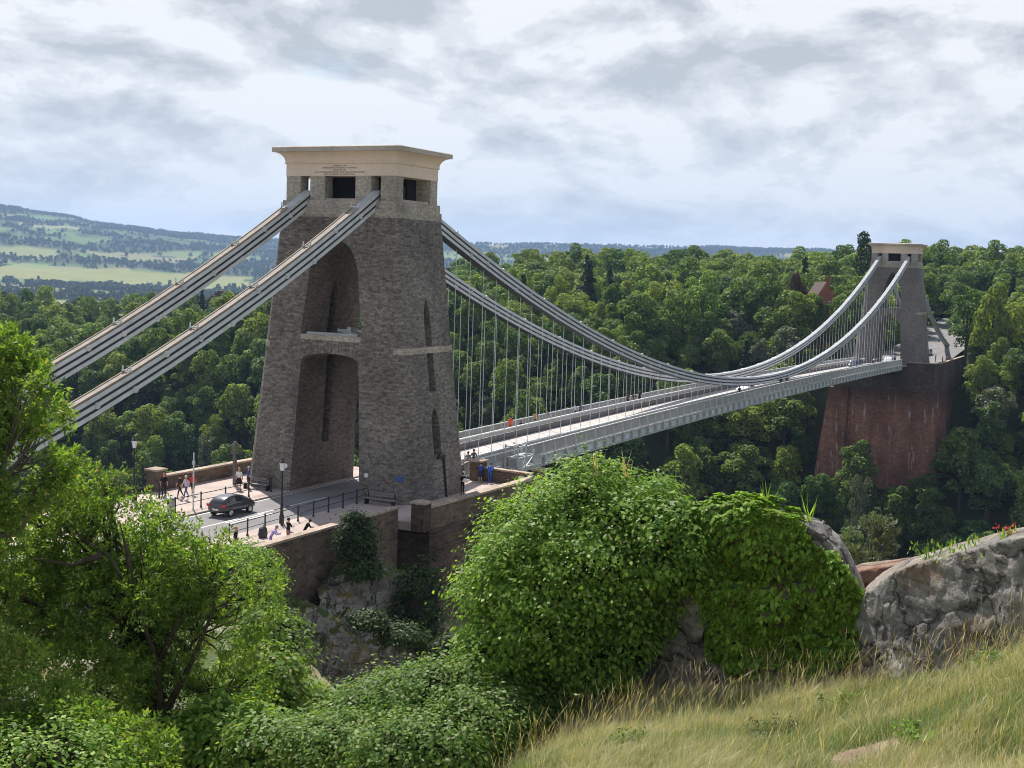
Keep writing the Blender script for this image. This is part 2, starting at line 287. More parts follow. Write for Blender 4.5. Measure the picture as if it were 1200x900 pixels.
# ground sheet: colours per vertex (grass, soil, rock, fields) broken up by fine noise
t = NT('ground'); at = t.n('ShaderNodeVertexColor', layer_name='col'); a = t.noise(1.7, 6, 0.65, t.pos()); b = t.noise(0.02, 5, 0.6, t.pos())
c = t.mix(0.7, at.outputs['Color'], t.ramp(a, [(0.28, (0.55, 0.55, 0.55)), (0.72, (1.4, 1.4, 1.35))]), 'MULTIPLY'); c = t.mix(0.35, c, t.ramp(b, [(0.3, (0.7, 0.75, 0.8)), (0.7, (1.25, 1.2, 1.1))]), 'MULTIPLY')
t.bsdf(c, 0.95, a, 0.6, 0.25, spec=0.1)
t = NT('river'); t.bsdf((0.10, 0.085, 0.06), 0.15, t.noise(0.6, 4, 0.6, t.pos()), 0.1, 0.1, spec=0.5)

# ------------------------------------------------------------------ object helpers
def props(o, label=None, cat=None, group=None, kind=None):
    if label: o['label'] = label
    if cat: o['category'] = cat
    if group: o['group'] = group
    if kind: o['kind'] = kind
    return o
def thing(name, label, cat, loc=(0, 0, 0), rz=0.0, group=None):
    o = bpy.data.objects.new(name, None); COL.objects.link(o); o.empty_display_size = 0.3
    o.location = tuple(float(q) for q in loc); o.rotation_euler = (0, 0, rz); return props(o, label, cat, group)
def link(name, me, parent=None, loc=None):
    o = bpy.data.objects.new(name, me); COL.objects.link(o)
    if parent: o.parent = parent
    if loc is not None: o.location = tuple(float(q) for q in loc)
    return o
def mesh_np(name, V, F, mats, mi=None, smooth=False):
    # V (n,3); F (m,k) equal-sized faces or list of such arrays
    Fs = F if isinstance(F, list) else [F]
    Fs = [np.asarray(f, np.int32) for f in Fs if len(f)]
    me = bpy.data.meshes.new(name); V = np.asarray(V, np.float32)
    me.vertices.add(len(V)); me.vertices.foreach_set('co', V.ravel())
    tot = np.concatenate([np.full(len(f), f.shape[1], np.int32) for f in Fs]); idx = np.concatenate([f.ravel() for f in Fs])
    me.loops.add(len(idx)); me.loops.foreach_set('vertex_index', idx)
    me.polygons.add(len(tot)); st = np.concatenate([[0], np.cumsum(tot)[:-1]]).astype(np.int32)
    me.polygons.foreach_set('loop_start', st); me.polygons.foreach_set('loop_total', tot)
    for m in (mats if isinstance(mats, (list, tuple)) else [mats]): me.materials.append(MATS[m])
    if mi is not None: me.polygons.foreach_set('material_index', np.asarray(mi, np.int32))
    if smooth: me.polygons.foreach_set('use_smooth', np.ones(len(tot), bool))
    me.update(calc_edges=True); return me
class MB:
    """collects boxes, bars, tubes and polygons into one mesh"""
    def __init__(s): s.b = bmesh.new(); s.mi = 0
    def face(s, vs): 
        f = s.b.faces.new(vs); f.material_index = s.mi; return f
    def box(s, x0, x1, y0, y1, z0, z1):
        v = [s.b.verts.new((x, y, z)) for z in (z0, z1) for x, y in ((x0, y0), (x1, y0), (x1, y1), (x0, y1))]
        for q in ((3, 2, 1, 0), (4, 5, 6, 7), (0, 1, 5, 4), (1, 2, 6, 5), (2, 3, 7, 6), (3, 0, 4, 7)): s.face([v[i] for i in q])
        return v
    def frustum(s, rings):
        # rings: list of equal-length loops of points, bottom to top
        R = [[s.b.verts.new(p) for p in r] for r in rings]; n = len(R[0])
        for a, b in zip(R, R[1:]):
            for i in range(n): s.face([a[i], a[(i + 1) % n], b[(i + 1) % n], b[i]])
        s.face(R[0][::-1]); s.face(R[-1]); return R
    def bar(s, p, q, w, h=None, up=(0, 0, 1)):
        h = h or w; p, q = Vector(p), Vector(q); d = (q - p).normalized(); u = Vector(up)
        if abs(d.dot(u)) > 0.98: u = Vector((1, 0, 0))
        a = d.cross(u).normalized() * (w / 2); c = a.cross(d).normalized() * (h / 2)
        s.frustum([[e + a * i + c * j for i, j in ((-1, -1), (1, -1), (1, 1), (-1, 1))] for e in (p, q)])
    def tube(s, pts, rad, n=8):
        pts = [Vector(p) for p in pts]; rad = rad if isinstance(rad, (list, tuple)) else [rad] * len(pts); rings = []
        up = Vector((0.12, 0.07, 1)).normalized()
        for i, p in enumerate(pts):
            d = (pts[min(i + 1, len(pts) - 1)] - pts[max(i - 1, 0)]).normalized(); u = up if abs(d.dot(up)) < 0.95 else Vector((1, 0, 0.1)).normalized()
            a = d.cross(u).normalized(); c = a.cross(d)
            rings.append([p + (a * math.cos(t) + c * math.sin(t)) * rad[i] for t in [2 * math.pi * k / n for k in range(n)]])
        s.frustum(rings)
    def lathe(s, prof, n=12, loc=(0, 0, 0)):
        s.frustum([[(loc[0] + r * math.cos(2 * math.pi * k / n), loc[1] + r * math.sin(2 * math.pi * k / n), loc[2] + z) for k in range(n)] for r, z in prof])
    def disc(s, c, axis, r, th, n=12):
        a = Vector(axis).normalized(); c = Vector(c); s.tube([c - a * th / 2, c + a * th / 2], r, n)
    def prism(s, poly, y0, y1):
        # polygon in (x,z) swept along y
        s.frustum([[(x, y, z) for x, z in poly] for y in (y0, y1)])
    def build(s, name, mats, parent=None, loc=None, smooth=False, bevel=0):
        bmesh.ops.recalc_face_normals(s.b, faces=s.b.faces)
        me = bpy.data.meshes.new(name); s.b.to_mesh(me); s.b.free()
        for m in (mats if isinstance(mats, (list, tuple)) else [mats]): me.materials.append(MATS[m])
        if smooth:
            for p in me.polygons: p.use_smooth = True
        return link(name, me, parent, loc)
def evaluated(o):
    dg = bpy.context.evaluated_depsgraph_get(); me = bpy.data.meshes.new_from_object(o.evaluated_get(dg)); return me
def zap(o):
    d = o.data; bpy.data.objects.remove(o)
    if d and d.users == 0: bpy.data.meshes.remove(d)
# ------------------------------------------------------------------ the ground: one sheet from the camera's feet to the far hills
def ctrl():
    c = [(-86.87, -57.14, 16.15)]
    seen = [(1000, 895, 18.5), (1190, 745, 22), (1190, 860, 17.5), (900, 808, 27), (700, 868, 22), (610, 897, 20), (1030, 795, 26), (800, 840, 24.5), (1100, 800, 22), (760, 825, 27.5), (1120, 765, 25),
            (335, 655, 79.5), (385, 703, 77.5), (428, 752, 76), (450, 792, 75), (400, 655, 82.5), (450, 690, 82), (500, 742, 82), (485, 790, 79), (520, 772, 81), (430, 670, 82.4), (470, 730, 81), (455, 760, 79.5)]
    for q in seen:
        p = at_d(*q); c.append((p[0], p[1], p[2] - (6.0 if q[2] > 60 else 0.22 + (0.25 if q[0] > 1050 else 0))))
    for px, py, D, dz in [(300, 890, 32, -1), (190, 890, 35, -1), (40, 890, 33, -0.5), (500, 800, 31, -1.2), (560, 870, 25, -0.8), (400, 890, 29, -0.8), (350, 770, 46, -1.6), (300, 700, 55, -1.5),
                          (240, 690, 52, -1.5), (290, 655, 72, -1), (390, 800, 58, -3), (-150, 800, 40, -1), (-150, 880, 25, -3.5), (60, 890, 22, -4), (250, 890, 24, -3), (470, 850, 60, -5), (560, 760, 45, -3), (560, 760, 60, -6)]:
        p = at_d(px, py, D); c.append((p[0], p[1], p[2] + dz))
    for px, D, z in [(620, 36, 3.5), (620, 50, -5), (700, 34, 6.5), (700, 45, -8), (800, 33, 7), (800, 45, -9), (950, 33, 7), (950, 45, -9), (1100, 33, 7), (1100, 45, -9), (1250, 33, 7), (1250, 45, -9),
                     (700, 60, -25), (900, 60, -30), (1200, 60, -30), (600, 70, -22), (800, 85, -48), (1100, 85, -48), (650, 95, -40), (1450, 30, 10), (1450, 50, -5), (1450, 20, 14)]:
        h = az_px(px); c.append((CAM[0] + D * math.cos(h), CAM[1] + D * math.sin(h), z))
    c += [(-22, -10.6, -5.0), (-18, -10.6, -5.6), (-14, -10.6, -6.2), (-10, -10.8, -7.0), (-8, -13.2, -9), (-4, -13, -9), (2, -13, -13), (9, -13.5, -17), (10, -22, -30), (10, -40, -45), (-25, -10.6, -3.6), (-30, -11, -1.0), (-36, -13, 0.2),
          (-45, -20, 1.2), (-60, -11, 1.5), (-60, -25, 3), (-85, -12, 4), (-100, -30, 11), (-130, -12, 6), (-130, -57, 17), (-110, -80, 18), (-86, -75, 16), (-100, -57, 17), (-75, -80, 12), (-60, -90, -5), (-86, -50, 14.2), (-86, -35, 7.5), (-150, -100, 20)]
    return np.array(c, float)
CT = ctrl()
def _rbf():
    d = np.linalg.norm(CT[:, None, :2] - CT[None, :, :2], axis=2); n = len(CT)
    A = np.zeros((n + 3, n + 3)); A[:n, :n] = -d; A[:n, n] = 1; A[:n, n + 1:] = CT[:, :2] / 100; A[n, :n] = 1; A[n + 1:, :n] = CT[:, :2].T / 100
    A[:n, :n] -= np.eye(n) * 0.25
    return np.linalg.solve(A, np.concatenate([CT[:, 2], [0, 0, 0]]))
RB = _rbf()
def near_h(x, y):
    r = np.full(x.shape, RB[-3]) + RB[-2] * x / 100 + RB[-1] * y / 100
    for i in range(len(CT)): r = r - RB[i] * np.hypot(x - CT[i, 0], y - CT[i, 1])
    return r
GX = np.array([-60, -10, 9, 25, 45, 58, 140, 160, 185, 205, 222, 250, 300, 400, 520, 700])
GZ = np.array([-1, -1.2, -16, -48, -72, -76, -76, -64, -42, -22, -7, -3, 0.5, 6, 7, 3])
RIDGE = np.array([[-600, 1.3], [-200, 1.75], [0, 1.64], [60, 1.42], [100, 1.22], [160, 1.02], [200, 0.86], [260, 0.74], [330, 0.72], [560, 0.86], [640, 0.92], [700, 0.93], [800, 1.0], [840, 1.0], [1000, 0.95], [1800, 0.95]])
def H(x, y):
    x = np.asarray(x, float); y = np.asarray(y, float); sh = x.shape; x = x.ravel(); y = y.ravel()
    dx, dy = x - CAM[0], y - CAM[1]; D = np.hypot(dx, dy); hd = np.arctan2(dy, dx); rel = (hd - PSI + np.pi) % (2 * np.pi) - np.pi
    pxc = 600 - np.tan(np.clip(rel, -1.2, 1.2)) * FPX
    wob = 8 * np.sin(y / 70.0 + 0.6) + 5 * np.sin(y / 31.0)
    wob = wob * sstep(18, 60, np.abs(y + 2))
    g = np.interp(x + wob, GX, GZ)
    g = g - 20 * sstep(165, 255, y) * sstep(180, 260, x) + (5 * sstep(85, 40, y) + 0.04 * np.clip(-y - 12, 0, 200)) * sstep(300, 385, x)
    g = g + (fbm(x / 28, y / 28, o=4, s=5) - 0.5) * 9 * sstep(60, 120, np.abs(x - 100)) * sstep(20, 60, np.abs(y) + np.clip(-x, 0, 999)) 
    # the left flank of the near bank falls straight into the gorge
    lf = np.where(x < 30, -1.5 - np.clip(y - 15, 0, 80) * 1.1, 0); g = np.where((x < 30) & (y > 0), np.minimum(g, np.maximum(lf, -76)), g)
    # far road behind the far tower
    rd = sstep(13, 7, np.abs(y)) * sstep(215, 230, x) * sstep(380, 330, x); rz = -1.35 + np.clip(x - 245, 0, 200) * 0.075
    g = g * (1 - rd) + rz * rd
    # plateau falls away to the valley floor, then the hills
    fall = sstep(620, 1500, D); valley = -66 + (fbm(x / 900, y / 900, o=3, s=9) - 0.5) * 30
    z = g * (1 - fall) + valley * fall
    el = np.interp(pxc, RIDGE[:, 0], RIDGE[:, 1]); top = CAM[2] + 7200 * np.tan(np.radians(el)) + (fbm(pxc / 40, pxc * 0 + 3.3, o=4, s=3) - 0.5) * 26
    up = sstep(2500, 7200, D) ** 1.1; z = z * (1 - up) + top * up
    z = z + (fbm(x / 420, y / 420, o=4, s=21) - 0.5) * 44 * sstep(2200, 4200, D) * sstep(7200, 5600, D)
    z = np.where(D > 7200, z - (D - 7200) * 0.03, z)
    # the near hillside
    nr = (y < -9.2) & (x < 40) & (D < 260)
    if nr.any():
        xx, yy = x[nr], y[nr]; h = near_h(xx, yy)
        dd = D[nr]; rough = sstep(40, 62, dd) * sstep(110, 85, dd)
        rg = 1 - np.abs(2 * fbm(xx / 3.2, yy / 3.2, o=5, s=31) - 1); h = h + (rg - 0.72) * 2.0 * rough + (fbm(xx / 1.2, yy / 1.2, o=4, s=37) - 0.5) * 1.5 * rough + (fbm(xx / 2.5, yy / 2.5, o=4, s=41) - 0.5) * 0.5 * sstep(36, 30, dd) * sstep(3, 8, dd)
        w = sstep(4, 30, xx) ; z[nr] = h * (1 - w) + np.minimum(h, z[nr]) * w
    fl = (np.abs(y) < 13) & (x < 9.5) & (D < 400); e = sstep(13.0, 11.5, np.abs(y + 0.0)) 
    z = np.where(fl & (y > -9.2), np.minimum(z, -1.0) * (1 - e) + (-1.0) * e, z)
    return z.reshape(sh)
def ground_z(x, y): return float(H(np.array([x]), np.array([y]))[0])

FIELDS = []   # (heading px, distance, half width m, half depth m, colour): the meadows one can tell apart in the valley
for px, D, hw, hd, c in [(150, 3600, 330, 420, (0.32, 0.33, 0.11)), (255, 3000, 150, 260, (0.20, 0.34, 0.09)), (60, 2300, 160, 200, (0.30, 0.30, 0.12)), (285, 2200, 120, 170, (0.30, 0.33, 0.12)), (300, 3300, 130, 200, (0.22, 0.32, 0.10)),
                         (20, 4300, 170, 260, (0.30, 0.33, 0.13)), (75, 6150, 260, 330, (0.14, 0.26, 0.07)), (110, 6600, 200, 240, (0.30, 0.33, 0.11)), (60, 5500, 170, 160, (0.36, 0.34, 0.18)), (35, 6500, 160, 200, (0.16, 0.25, 0.08)), (8, 5900, 90, 160, (0.34, 0.30, 0.15)),
                         (130, 6300, 130, 150, (0.36, 0.30, 0.14)), (660, 3400, 300, 330, (0.26, 0.36, 0.11)), (590, 3000, 140, 180, (0.24, 0.34, 0.11)), (720, 3600, 200, 240, (0.30, 0.33, 0.13)), (620, 6400, 260, 260, (0.30, 0.25, 0.14)), (210, 610, 22, 34, (0.42, 0.33, 0.15)), (270, 640, 30, 40, (0.26, 0.30, 0.08)), (100, 700, 40, 60, (0.30, 0.26, 0.10)), (40, 3900, 100, 160, (0.24, 0.33, 0.1))]:
    h = az_px(px); FIELDS.append((CAM[0] + D * math.cos(h), CAM[1] + D * math.sin(h), h, hw, hd, c))
def in_field(x, y):
    best = np.full(np.shape(x), -1); 
    for i, (fx, fy, h, hw, hd, c) in enumerate(FIELDS):
        a = (x - fx) * math.cos(h) + (y - fy) * math.sin(h); b = -(x - fx) * math.sin(h) + (y - fy) * math.cos(h)
        wb = 1 + (fbm(x / 130, y / 130, o=2, s=i) - 0.5) * 0.9
        best = np.where((np.abs(a) < hd * 0.5 * wb) & (np.abs(b) < hw * (1.0 if i == 0 else 0.6) * wb), i, best)
    return best
def cells(x, y, s=210.0):
    # jittered field pattern: cell id and closeness to the hedge
    rx, ry = x * 0.83 + y * 0.55, -x * 0.55 + y * 0.83; rx = rx / s; ry = ry / (s * 1.4); ix, iy = np.floor(rx), np.floor(ry); d1 = np.full(x.shape, 9.0); d2 = d1.copy(); idd = np.zeros(x.shape)
    for a in (-1, 0, 1):
        for b in (-1, 0, 1):
            cx, cy2 = ix + a, iy + b; z0 = np.zeros_like(cx); jx = cx + 0.15 + 0.7 * _h(cx, cy2, z0, 1); jy = cy2 + 0.15 + 0.7 * _h(cx, cy2, z0, 2); d = np.hypot(rx - jx, ry - jy); q = _h(cx, cy2, z0, 3)
            c = d < d1; d2 = np.where(c, d1, np.minimum(d2, d)); idd = np.where(c, q, idd); d1 = np.where(c, d, d1)
    return idd, d2 - d1
def build_ground():
    fine = np.radians(25.0); na = 430
    ang = np.concatenate([np.linspace(-fine, fine, na), np.linspace(fine, 2 * np.pi - fine, 110)[1:-1]]) + PSI
    rad = [0.4, 1.2, 2]
    while rad[-1] < 9700:
        r = rad[-1]; rad.append(r + (0.5 if r < 12 else 0.22 if r < 36 else 0.5 if r < 62 else 0.3 if r < 92 else max(0.6, r * 0.0145)))
    rad = np.array(rad); A, R = np.meshgrid(ang, rad)
    X = CAM[0] + R * np.cos(A); Y = CAM[1] + R * np.sin(A); Z = H(X, Y)
    n, m = X.shape; V = np.stack([X, Y, Z], -1).reshape(-1, 3)
    i, j = np.meshgrid(np.arange(n - 1), np.arange(m), indexing='ij'); j2 = (j + 1) % m
    F = np.stack([i * m + j, i * m + j2, (i + 1) * m + j2, (i + 1) * m + j], -1).reshape(-1, 4)[:, ::-1]
    me = mesh_np('ground', V, F, 'ground', smooth=True)
    x, y, z = V.T; D = np.hypot(x - CAM[0], y - CAM[1])
    col = np.zeros((len(V), 3)); floor = np.array([0.035, 0.042, 0.018]); col[:] = floor
    # near hillside: straw-coloured grass
    gn = fbm(x / 1.1, y / 1.1, o=4, s=51)[:, None]; grass = np.array([0.17, 0.17, 0.08]) * (1 - gn) + np.array([0.30, 0.27, 0.15]) * gn
    col = np.where((D < 34)[:, None], grass, col)
    b = at_z(1010, 888, ground_z(*at_d(1010, 888, 18.6)[:2])); soil = sstep(0.85, 0.25, np.hypot((x - b[0]), (y - b[1])) + (gn[:, 0] - 0.5) * 1.2)[:, None]
    col = col * (1 - soil) + np.array([0.25, 0.18, 0.13]) * soil
    # cliff under the terrace: limestone with dry grass on the ledges
    gz = np.gradient(Z, axis=0) / np.maximum(np.gradient(R, axis=0), 1e-3); steep = np.abs(gz).ravel()
    cl = ((D > 40) & (D < 125) & (y < -9.2) & (x < 30))
    k = np.clip(fbm(x / 2.0, y / 2.0, z / 2.0, o=5, s=61) * 1.6 - 0.35 + (steep - 0.7) * 0.25, 0, 1)[:, None]; rock = np.array([0.30, 0.275, 0.25]); dry = np.array([0.20, 0.175, 0.06]); gr = np.array([0.055, 0.085, 0.02])
    q = sstep(0.42, 0.62, fbm(x / 5, y / 5, o=4, s=63))[:, None]; sp = sstep(9, 2, np.abs((x - at_d(385, 703, 73.5)[0]) * 0.75 + (y - at_d(385, 703, 73.5)[1]) * 0.66))[:, None]
    cc = (gr * (1 - q) + dry * q); cc = cc * (1 - k) + rock * k
    col = np.where(cl[:, None], cc, col)
    # valley, fields, woods
    far = D > 560; idd, edge = cells(x, y)
    pal = np.array([[0.16, 0.23, 0.06], [0.27, 0.28, 0.10], [0.11, 0.18, 0.045], [0.035, 0.055, 0.018], [0.20, 0.26, 0.08], [0.15, 0.24, 0.06], [0.30, 0.26, 0.13], [0.10, 0.15, 0.04]])
    pal = pal * 0.72; fc = pal[np.minimum((idd * 8).astype(int), 7)]; wd = sstep(0.49, 0.55, fbm(x / 600, y / 600, o=4, s=71))[:, None]; fc = fc * (1 - wd) + np.array([0.035, 0.052, 0.018]) * wd
    fc = np.where((edge < 0.06)[:, None], np.array([0.03, 0.045, 0.016]), fc); col = np.where(far[:, None], fc, col)
    f = in_field(x, y); 
    for k2, fd in enumerate(FIELDS): col = np.where((f == k2)[:, None], np.array(fd[5]) * 0.7, col)
    at = me.color_attributes.new('col', 'FLOAT_COLOR', 'POINT'); at.data.foreach_set('color', np.concatenate([col, np.ones((len(col), 1))], 1).astype(np.float32).ravel())
    return props(link('ground', me), kind='structure')
build_ground()

# ------------------------------------------------------------------ roads and terraces (sheets a few millimetres apart, real kerbs)
def sheet(name, mat, quads, kind='structure'):
    V = []; F = []
    for q in quads: F.append([len(V) + i for i in range(len(q))]); V += q
    me = bpy.data.meshes.new(name); me.from_pydata(V, [], F); me.materials.append(MATS[mat]); return props(link(name, me), kind=kind)
def rect(x0, x1, y0, y1, z): return [(x0, y0, z), (x1, y0, z), (x1, y1, z), (x0, y1, z)]
mb = MB(); mb.box(-130, 9.0, -3.7, 3.0, -0.5, -0.12); props(mb.build('approach_road', 'road_asphalt'), kind='structure')
mb = MB(); mb.box(-130, 8.97, -9.0, -3.7, -0.6, 0.0); mb.box(-9.5, 8.97, -11.3, -9.0, -0.6, 0.0); props(mb.build('pavement', 'pavement_surface'), kind='structure')
mb = MB(); mb.box(-130, 8.97, 3.0, 11.0, -0.6, 0.0); props(mb.build('pavement', 'pavement_surface'), kind='structure')
ln = [rect(-60, 8.8, 2.72, 2.84, -0.116), rect(-60, -4.2, -3.52, -3.40, -0.116)]
for k in range(9): ln.append(rect(-60 + 5.9 * k, -56.2 + 5.9 * k, -0.28, -0.16, -0.116))
ln += [rect(-10.9, -4.5, -0.28, -0.16, -0.116), rect(-16.6, -12.4, -0.55, -0.43, -0.116), rect(-16.6, -11.9, -0.95, -0.83, -0.116)]
sheet('road_marking', 'white_paint', ln)
# road on the Leigh side
def far_rz(x): return -1.12 + max(0, x - 245) * 0.075
xs = [202.5, 225, 245, 270, 300, 340, 375]
def strip(name, mat, y0, y1, dz):
    sheet(name, mat, [[(a, y0, far_rz(a) + dz), (b, y0, far_rz(b) + dz), (b, y1, far_rz(b) + dz), (a, y1, far_rz(a) + dz)] for a, b in zip(xs, xs[1:])])
strip('far_road', 'road_asphalt', -4.2, 4.2, 0.0); strip('far_pavement', 'road_asphalt', -8.5, -4.2, 0.12); strip('far_pavement', 'road_asphalt', 4.2, 8.5, 0.12)
# ------------------------------------------------------------------ the two towers
def boolean_cut(base, cutters):
    for c in cutters:
        m = base.modifiers.new('cut', 'BOOLEAN'); m.operation = 'DIFFERENCE'; m.solver = 'EXACT'; m.object = c
    bpy.context.view_layer.update(); me = evaluated(base)
    for c in cutters: zap(c)
    base.modifiers.clear(); old = base.data; base.data = me; bpy.data.meshes.remove(old); return base
def arch_poly(hb, ht, z0, zs, zt, pointed=False, n=14):
    # opening outline in (y,z): half width hb at z0, ht at the springing zs, crown at zt
    pts = [(-hb, z0), (hb, z0)]
    for k in range(n + 1):
        t = math.pi * k / n; c, s = math.cos(t), math.sin(t)
        if pointed: yy = ht * c; zz = zs + (zt - zs) * (1 - abs(c) ** 1.7) 
        else: yy = ht * c; zz = zs + (zt - zs) * s
        pts.append((yy, zz))
    return pts
def cutter_x(poly, x0, x1):
    m = MB(); m.frustum([[(x, y, z) for y, z in poly] for x in (x0, x1)]); return m.build('cutter', 'dark_void')
def cutter_y(poly, y0, y1):
    m = MB(); m.frustum([[(x, y, z) for x, z in poly] for y in (y0, y1)]); return m.build('cutter', 'dark_void')
def oct_ring(hx, hy, ch, z):
    return [(-hx, -hy + ch, z), (-hx + ch, -hy, z), (hx - ch, -hy, z), (hx, -hy + ch, z), (hx, hy - ch, z), (hx - ch, hy, z), (-hx + ch, hy, z), (-hx, hy - ch, z)]
TB = dict(db=4.40, wb=7.75, dt=3.52, wt=5.18, h=21.0)
def hx_at(z): return TB['db'] + (TB['dt'] - TB['db']) * z / 21.0
def hy_at(z): return TB['wb'] + (TB['wt'] - TB['wb']) * z / 21.0
INS = [('COMMENCED 1836', 0.13), ('ISAMBARD KINGDOM BRUNEL FRS ENGINEER', 0.13), ('COMPLETED 1864', 0.13), ('JOHN HAWKSHAW FRS WILLIAM HENRY BARLOW FRS ENGINEERS', 0.13), ('AIREY COCHRANE & CO CONTRACTORS', 0.13)]
def text_mesh(body, size, name='inscription'):
    cu = bpy.data.curves.new(name, 'FONT'); cu.body = body; cu.size = size; cu.align_x = 'CENTER'; cu.extrude = 0.004; cu.resolution_u = 2
    o = bpy.data.objects.new(name, cu); COL.objects.link(o); bpy.context.view_layer.update(); me = evaluated(o); bpy.data.objects.remove(o); bpy.data.curves.remove(cu); return me
def tower(loc, near, label):
    stn = 'tower_stone' if near else 'far_tower_stone'
    root = thing('bridge_tower', label, 'tower', loc, 0, 'stone towers of the suspension bridge')
    m = MB(); m.frustum([oct_ring(hx_at(-0.5), hy_at(-0.5), 0.85, -0.5), oct_ring(hx_at(0), hy_at(0), 0.85, 0), oct_ring(hx_at(7), hy_at(7), 0.7, 7), oct_ring(hx_at(14), hy_at(14), 0.5, 14), oct_ring(hx_at(21), hy_at(21), 0.25, 21)])
    body = m.build('pier_masonry', stn, root)
    cuts = [cutter_x(arch_poly(3.25, 2.62, -1, 10.1, 10.75) if near else arch_poly(2.9, 2.3, -1, 8.4, 10.9, True), -8, 8)]
    cuts.append(cutter_x(arch_poly(2.78, 2.25, 12.1, 16.2, 19.35) if near else arch_poly(2.3, 2.05, 12.1, 15.2, 20.0, True), -8, 8))
    if near:   # slots that run right through each pier, plus the low lancet in the flanks
        for s in (-1, 1):
            def lancet(w, z0, zs, zt): return [(-w, z0), (w, z0), (w, zs), (w * 0.55, zs + (zt - zs) * 0.62), (0, zt), (-w * 0.55, zs + (zt - zs) * 0.62), (-w, zs)]
            a, b = sorted((s * 1.0, s * 9.0))
            cuts.append(cutter_y(lancet(0.50, 8.1, 14.0, 15.1), s * 5.55 if s > 0 else -9.0, 9.0 if s > 0 else -5.55) if False else cutter_y(lancet(0.46, 8.1, 14.0, 15.1), min(s * 5.2, s * 9), max(s * 5.2, s * 9)))
            cuts.append(cutter_y(lancet(0.56, 3.2, 5.9, 6.9), min(s * 5.9, s * 9), max(s * 5.9, s * 9)))
            cuts.append(cutter_y([(-0.5, 3.4), (0.5, 3.4), (0.5, 10.6), (-0.5, 10.6)], min(s * 1.5, s * 4.3), max(s * 1.5, s * 4.3)))
            cuts.append(cutter_y([(-0.42, 12.1), (0.42, 12.1), (0.42, 15.4), (0, 16.4), (-0.42, 15.4)], min(s * 1.2, s * 4.0), max(s * 1.2, s * 4.0)))
    for c in cuts: c.location = loc
    boolean_cut(body, cuts)
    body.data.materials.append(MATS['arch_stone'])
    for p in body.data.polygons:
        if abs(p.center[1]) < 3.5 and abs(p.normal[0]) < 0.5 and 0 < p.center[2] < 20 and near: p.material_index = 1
    # pale band half way up, wrapping the flanks
    for s in (-1, 1):
        m = MB(); y0, y1 = hy_at(11.5) - 0.75, hy_at(11.2) + 0.06; hx = hx_at(11.2)
        ring = lambda z: [(-hx - 0.05 + 0.62, s * y1, z), (hx + 0.05 - 0.62, s * y1, z), (hx + 0.05, s * (y1 - 0.62), z), (hx + 0.05, s * y0, z), (-hx - 0.05, s * y0, z), (-hx - 0.05, s * (y1 - 0.62), z)]
        m.frustum([ring(10.98), ring(11.45)]); m.build('string_course', 'ashlar', root)
    m = MB(); m.box(-hx_at(12) - 0.06, hx_at(12) + 0.06, -2.72, 2.72, 11.72, 12.12); m.build('arch_floor', 'ashlar' if near else stn, root)
    if near:
        for i in range(9):
            m = MB(); y = -2.5 + i * 0.625; z = 10.13 + 0.64 * math.sqrt(max(0, 1 - (y / 2.62) ** 2)) + 0.03; m.box(-hx_at(11) - 0.05, -hx_at(11) + 0.3, y - 0.14, y + 0.14, z, z + 0.55); m.build('voussoir', 'tower_stone', root)
        m = MB(); m.box(-3.75, -3.4, -2.3, 2.3, 12.122, 12.3); m.bar((-2.6, -0.9, 12.13), (-2.6, -0.9, 12.75), 0.35); m.bar((-3.0, -1.7, 12.2), (-2.5, 0.3, 12.5), 0.12, 0.2); m.bar((-3.2, -0.2, 12.5), (-2.2, -1.4, 12.6), 0.08, 0.14); m.build('floor_tackle', 'painted_dull', root)
    # limestone base course, pillars round the saddle chamber
    m = MB(); m.frustum([[(a * 3.47, b * 5.12, z) for a, b in ((-1, -1), (1, -1), (1, 1), (-1, 1))] for z in (21.0, 21.62)]); m.frustum([[(a * 3.32, b * 5.04, z) for a, b in ((-1, -1), (1, -1), (1, 1), (-1, 1))] for z in (21.62, 22.24)]); m.build('base_course', 'ashlar', root)
    for y0, y1 in ((-4.92, -3.62), (-2.75, -1.38), (1.38, 2.72), (3.62, 4.92)):
        for x0, x1 in ((-3.04, -2.0), (2.0, 3.04)):
            m = MB(); m.box(x0, x1, y0, y1, 22.24, 24.1); m.build('pillar', 'ashlar', root)
    for q in ((-2.92, -2.5, -1.38, 1.38), (-1.9, 1.8, -4.85, -4.5), (-1.9, 1.8, 4.5, 4.85)):
        m = MB(); m.box(*q, 22.242, 22.42); m.build('window_sill', 'cornice_edge', root)
    for s in (-1, 1):
        m = MB(); m.box(-2.6, 2.6, s * 3.15 - 0.42, s * 3.15 + 0.42, 22.245, 22.5); m.frustum([[(-2.2, s * 3.15 - 0.4, 22.5), (2.2, s * 3.15 - 0.4, 22.5), (2.2, s * 3.15 + 0.4, 22.5), (-2.2, s * 3.15 + 0.4, 22.5)], [(-1.1, s * 3.15 - 0.4, 23.5), (1.1, s * 3.15 - 0.4, 23.5), (1.1, s * 3.15 + 0.4, 23.5), (-1.1, s * 3.15 + 0.4, 23.5)]]); m.build('chain_saddle', 'chain_dark', root)
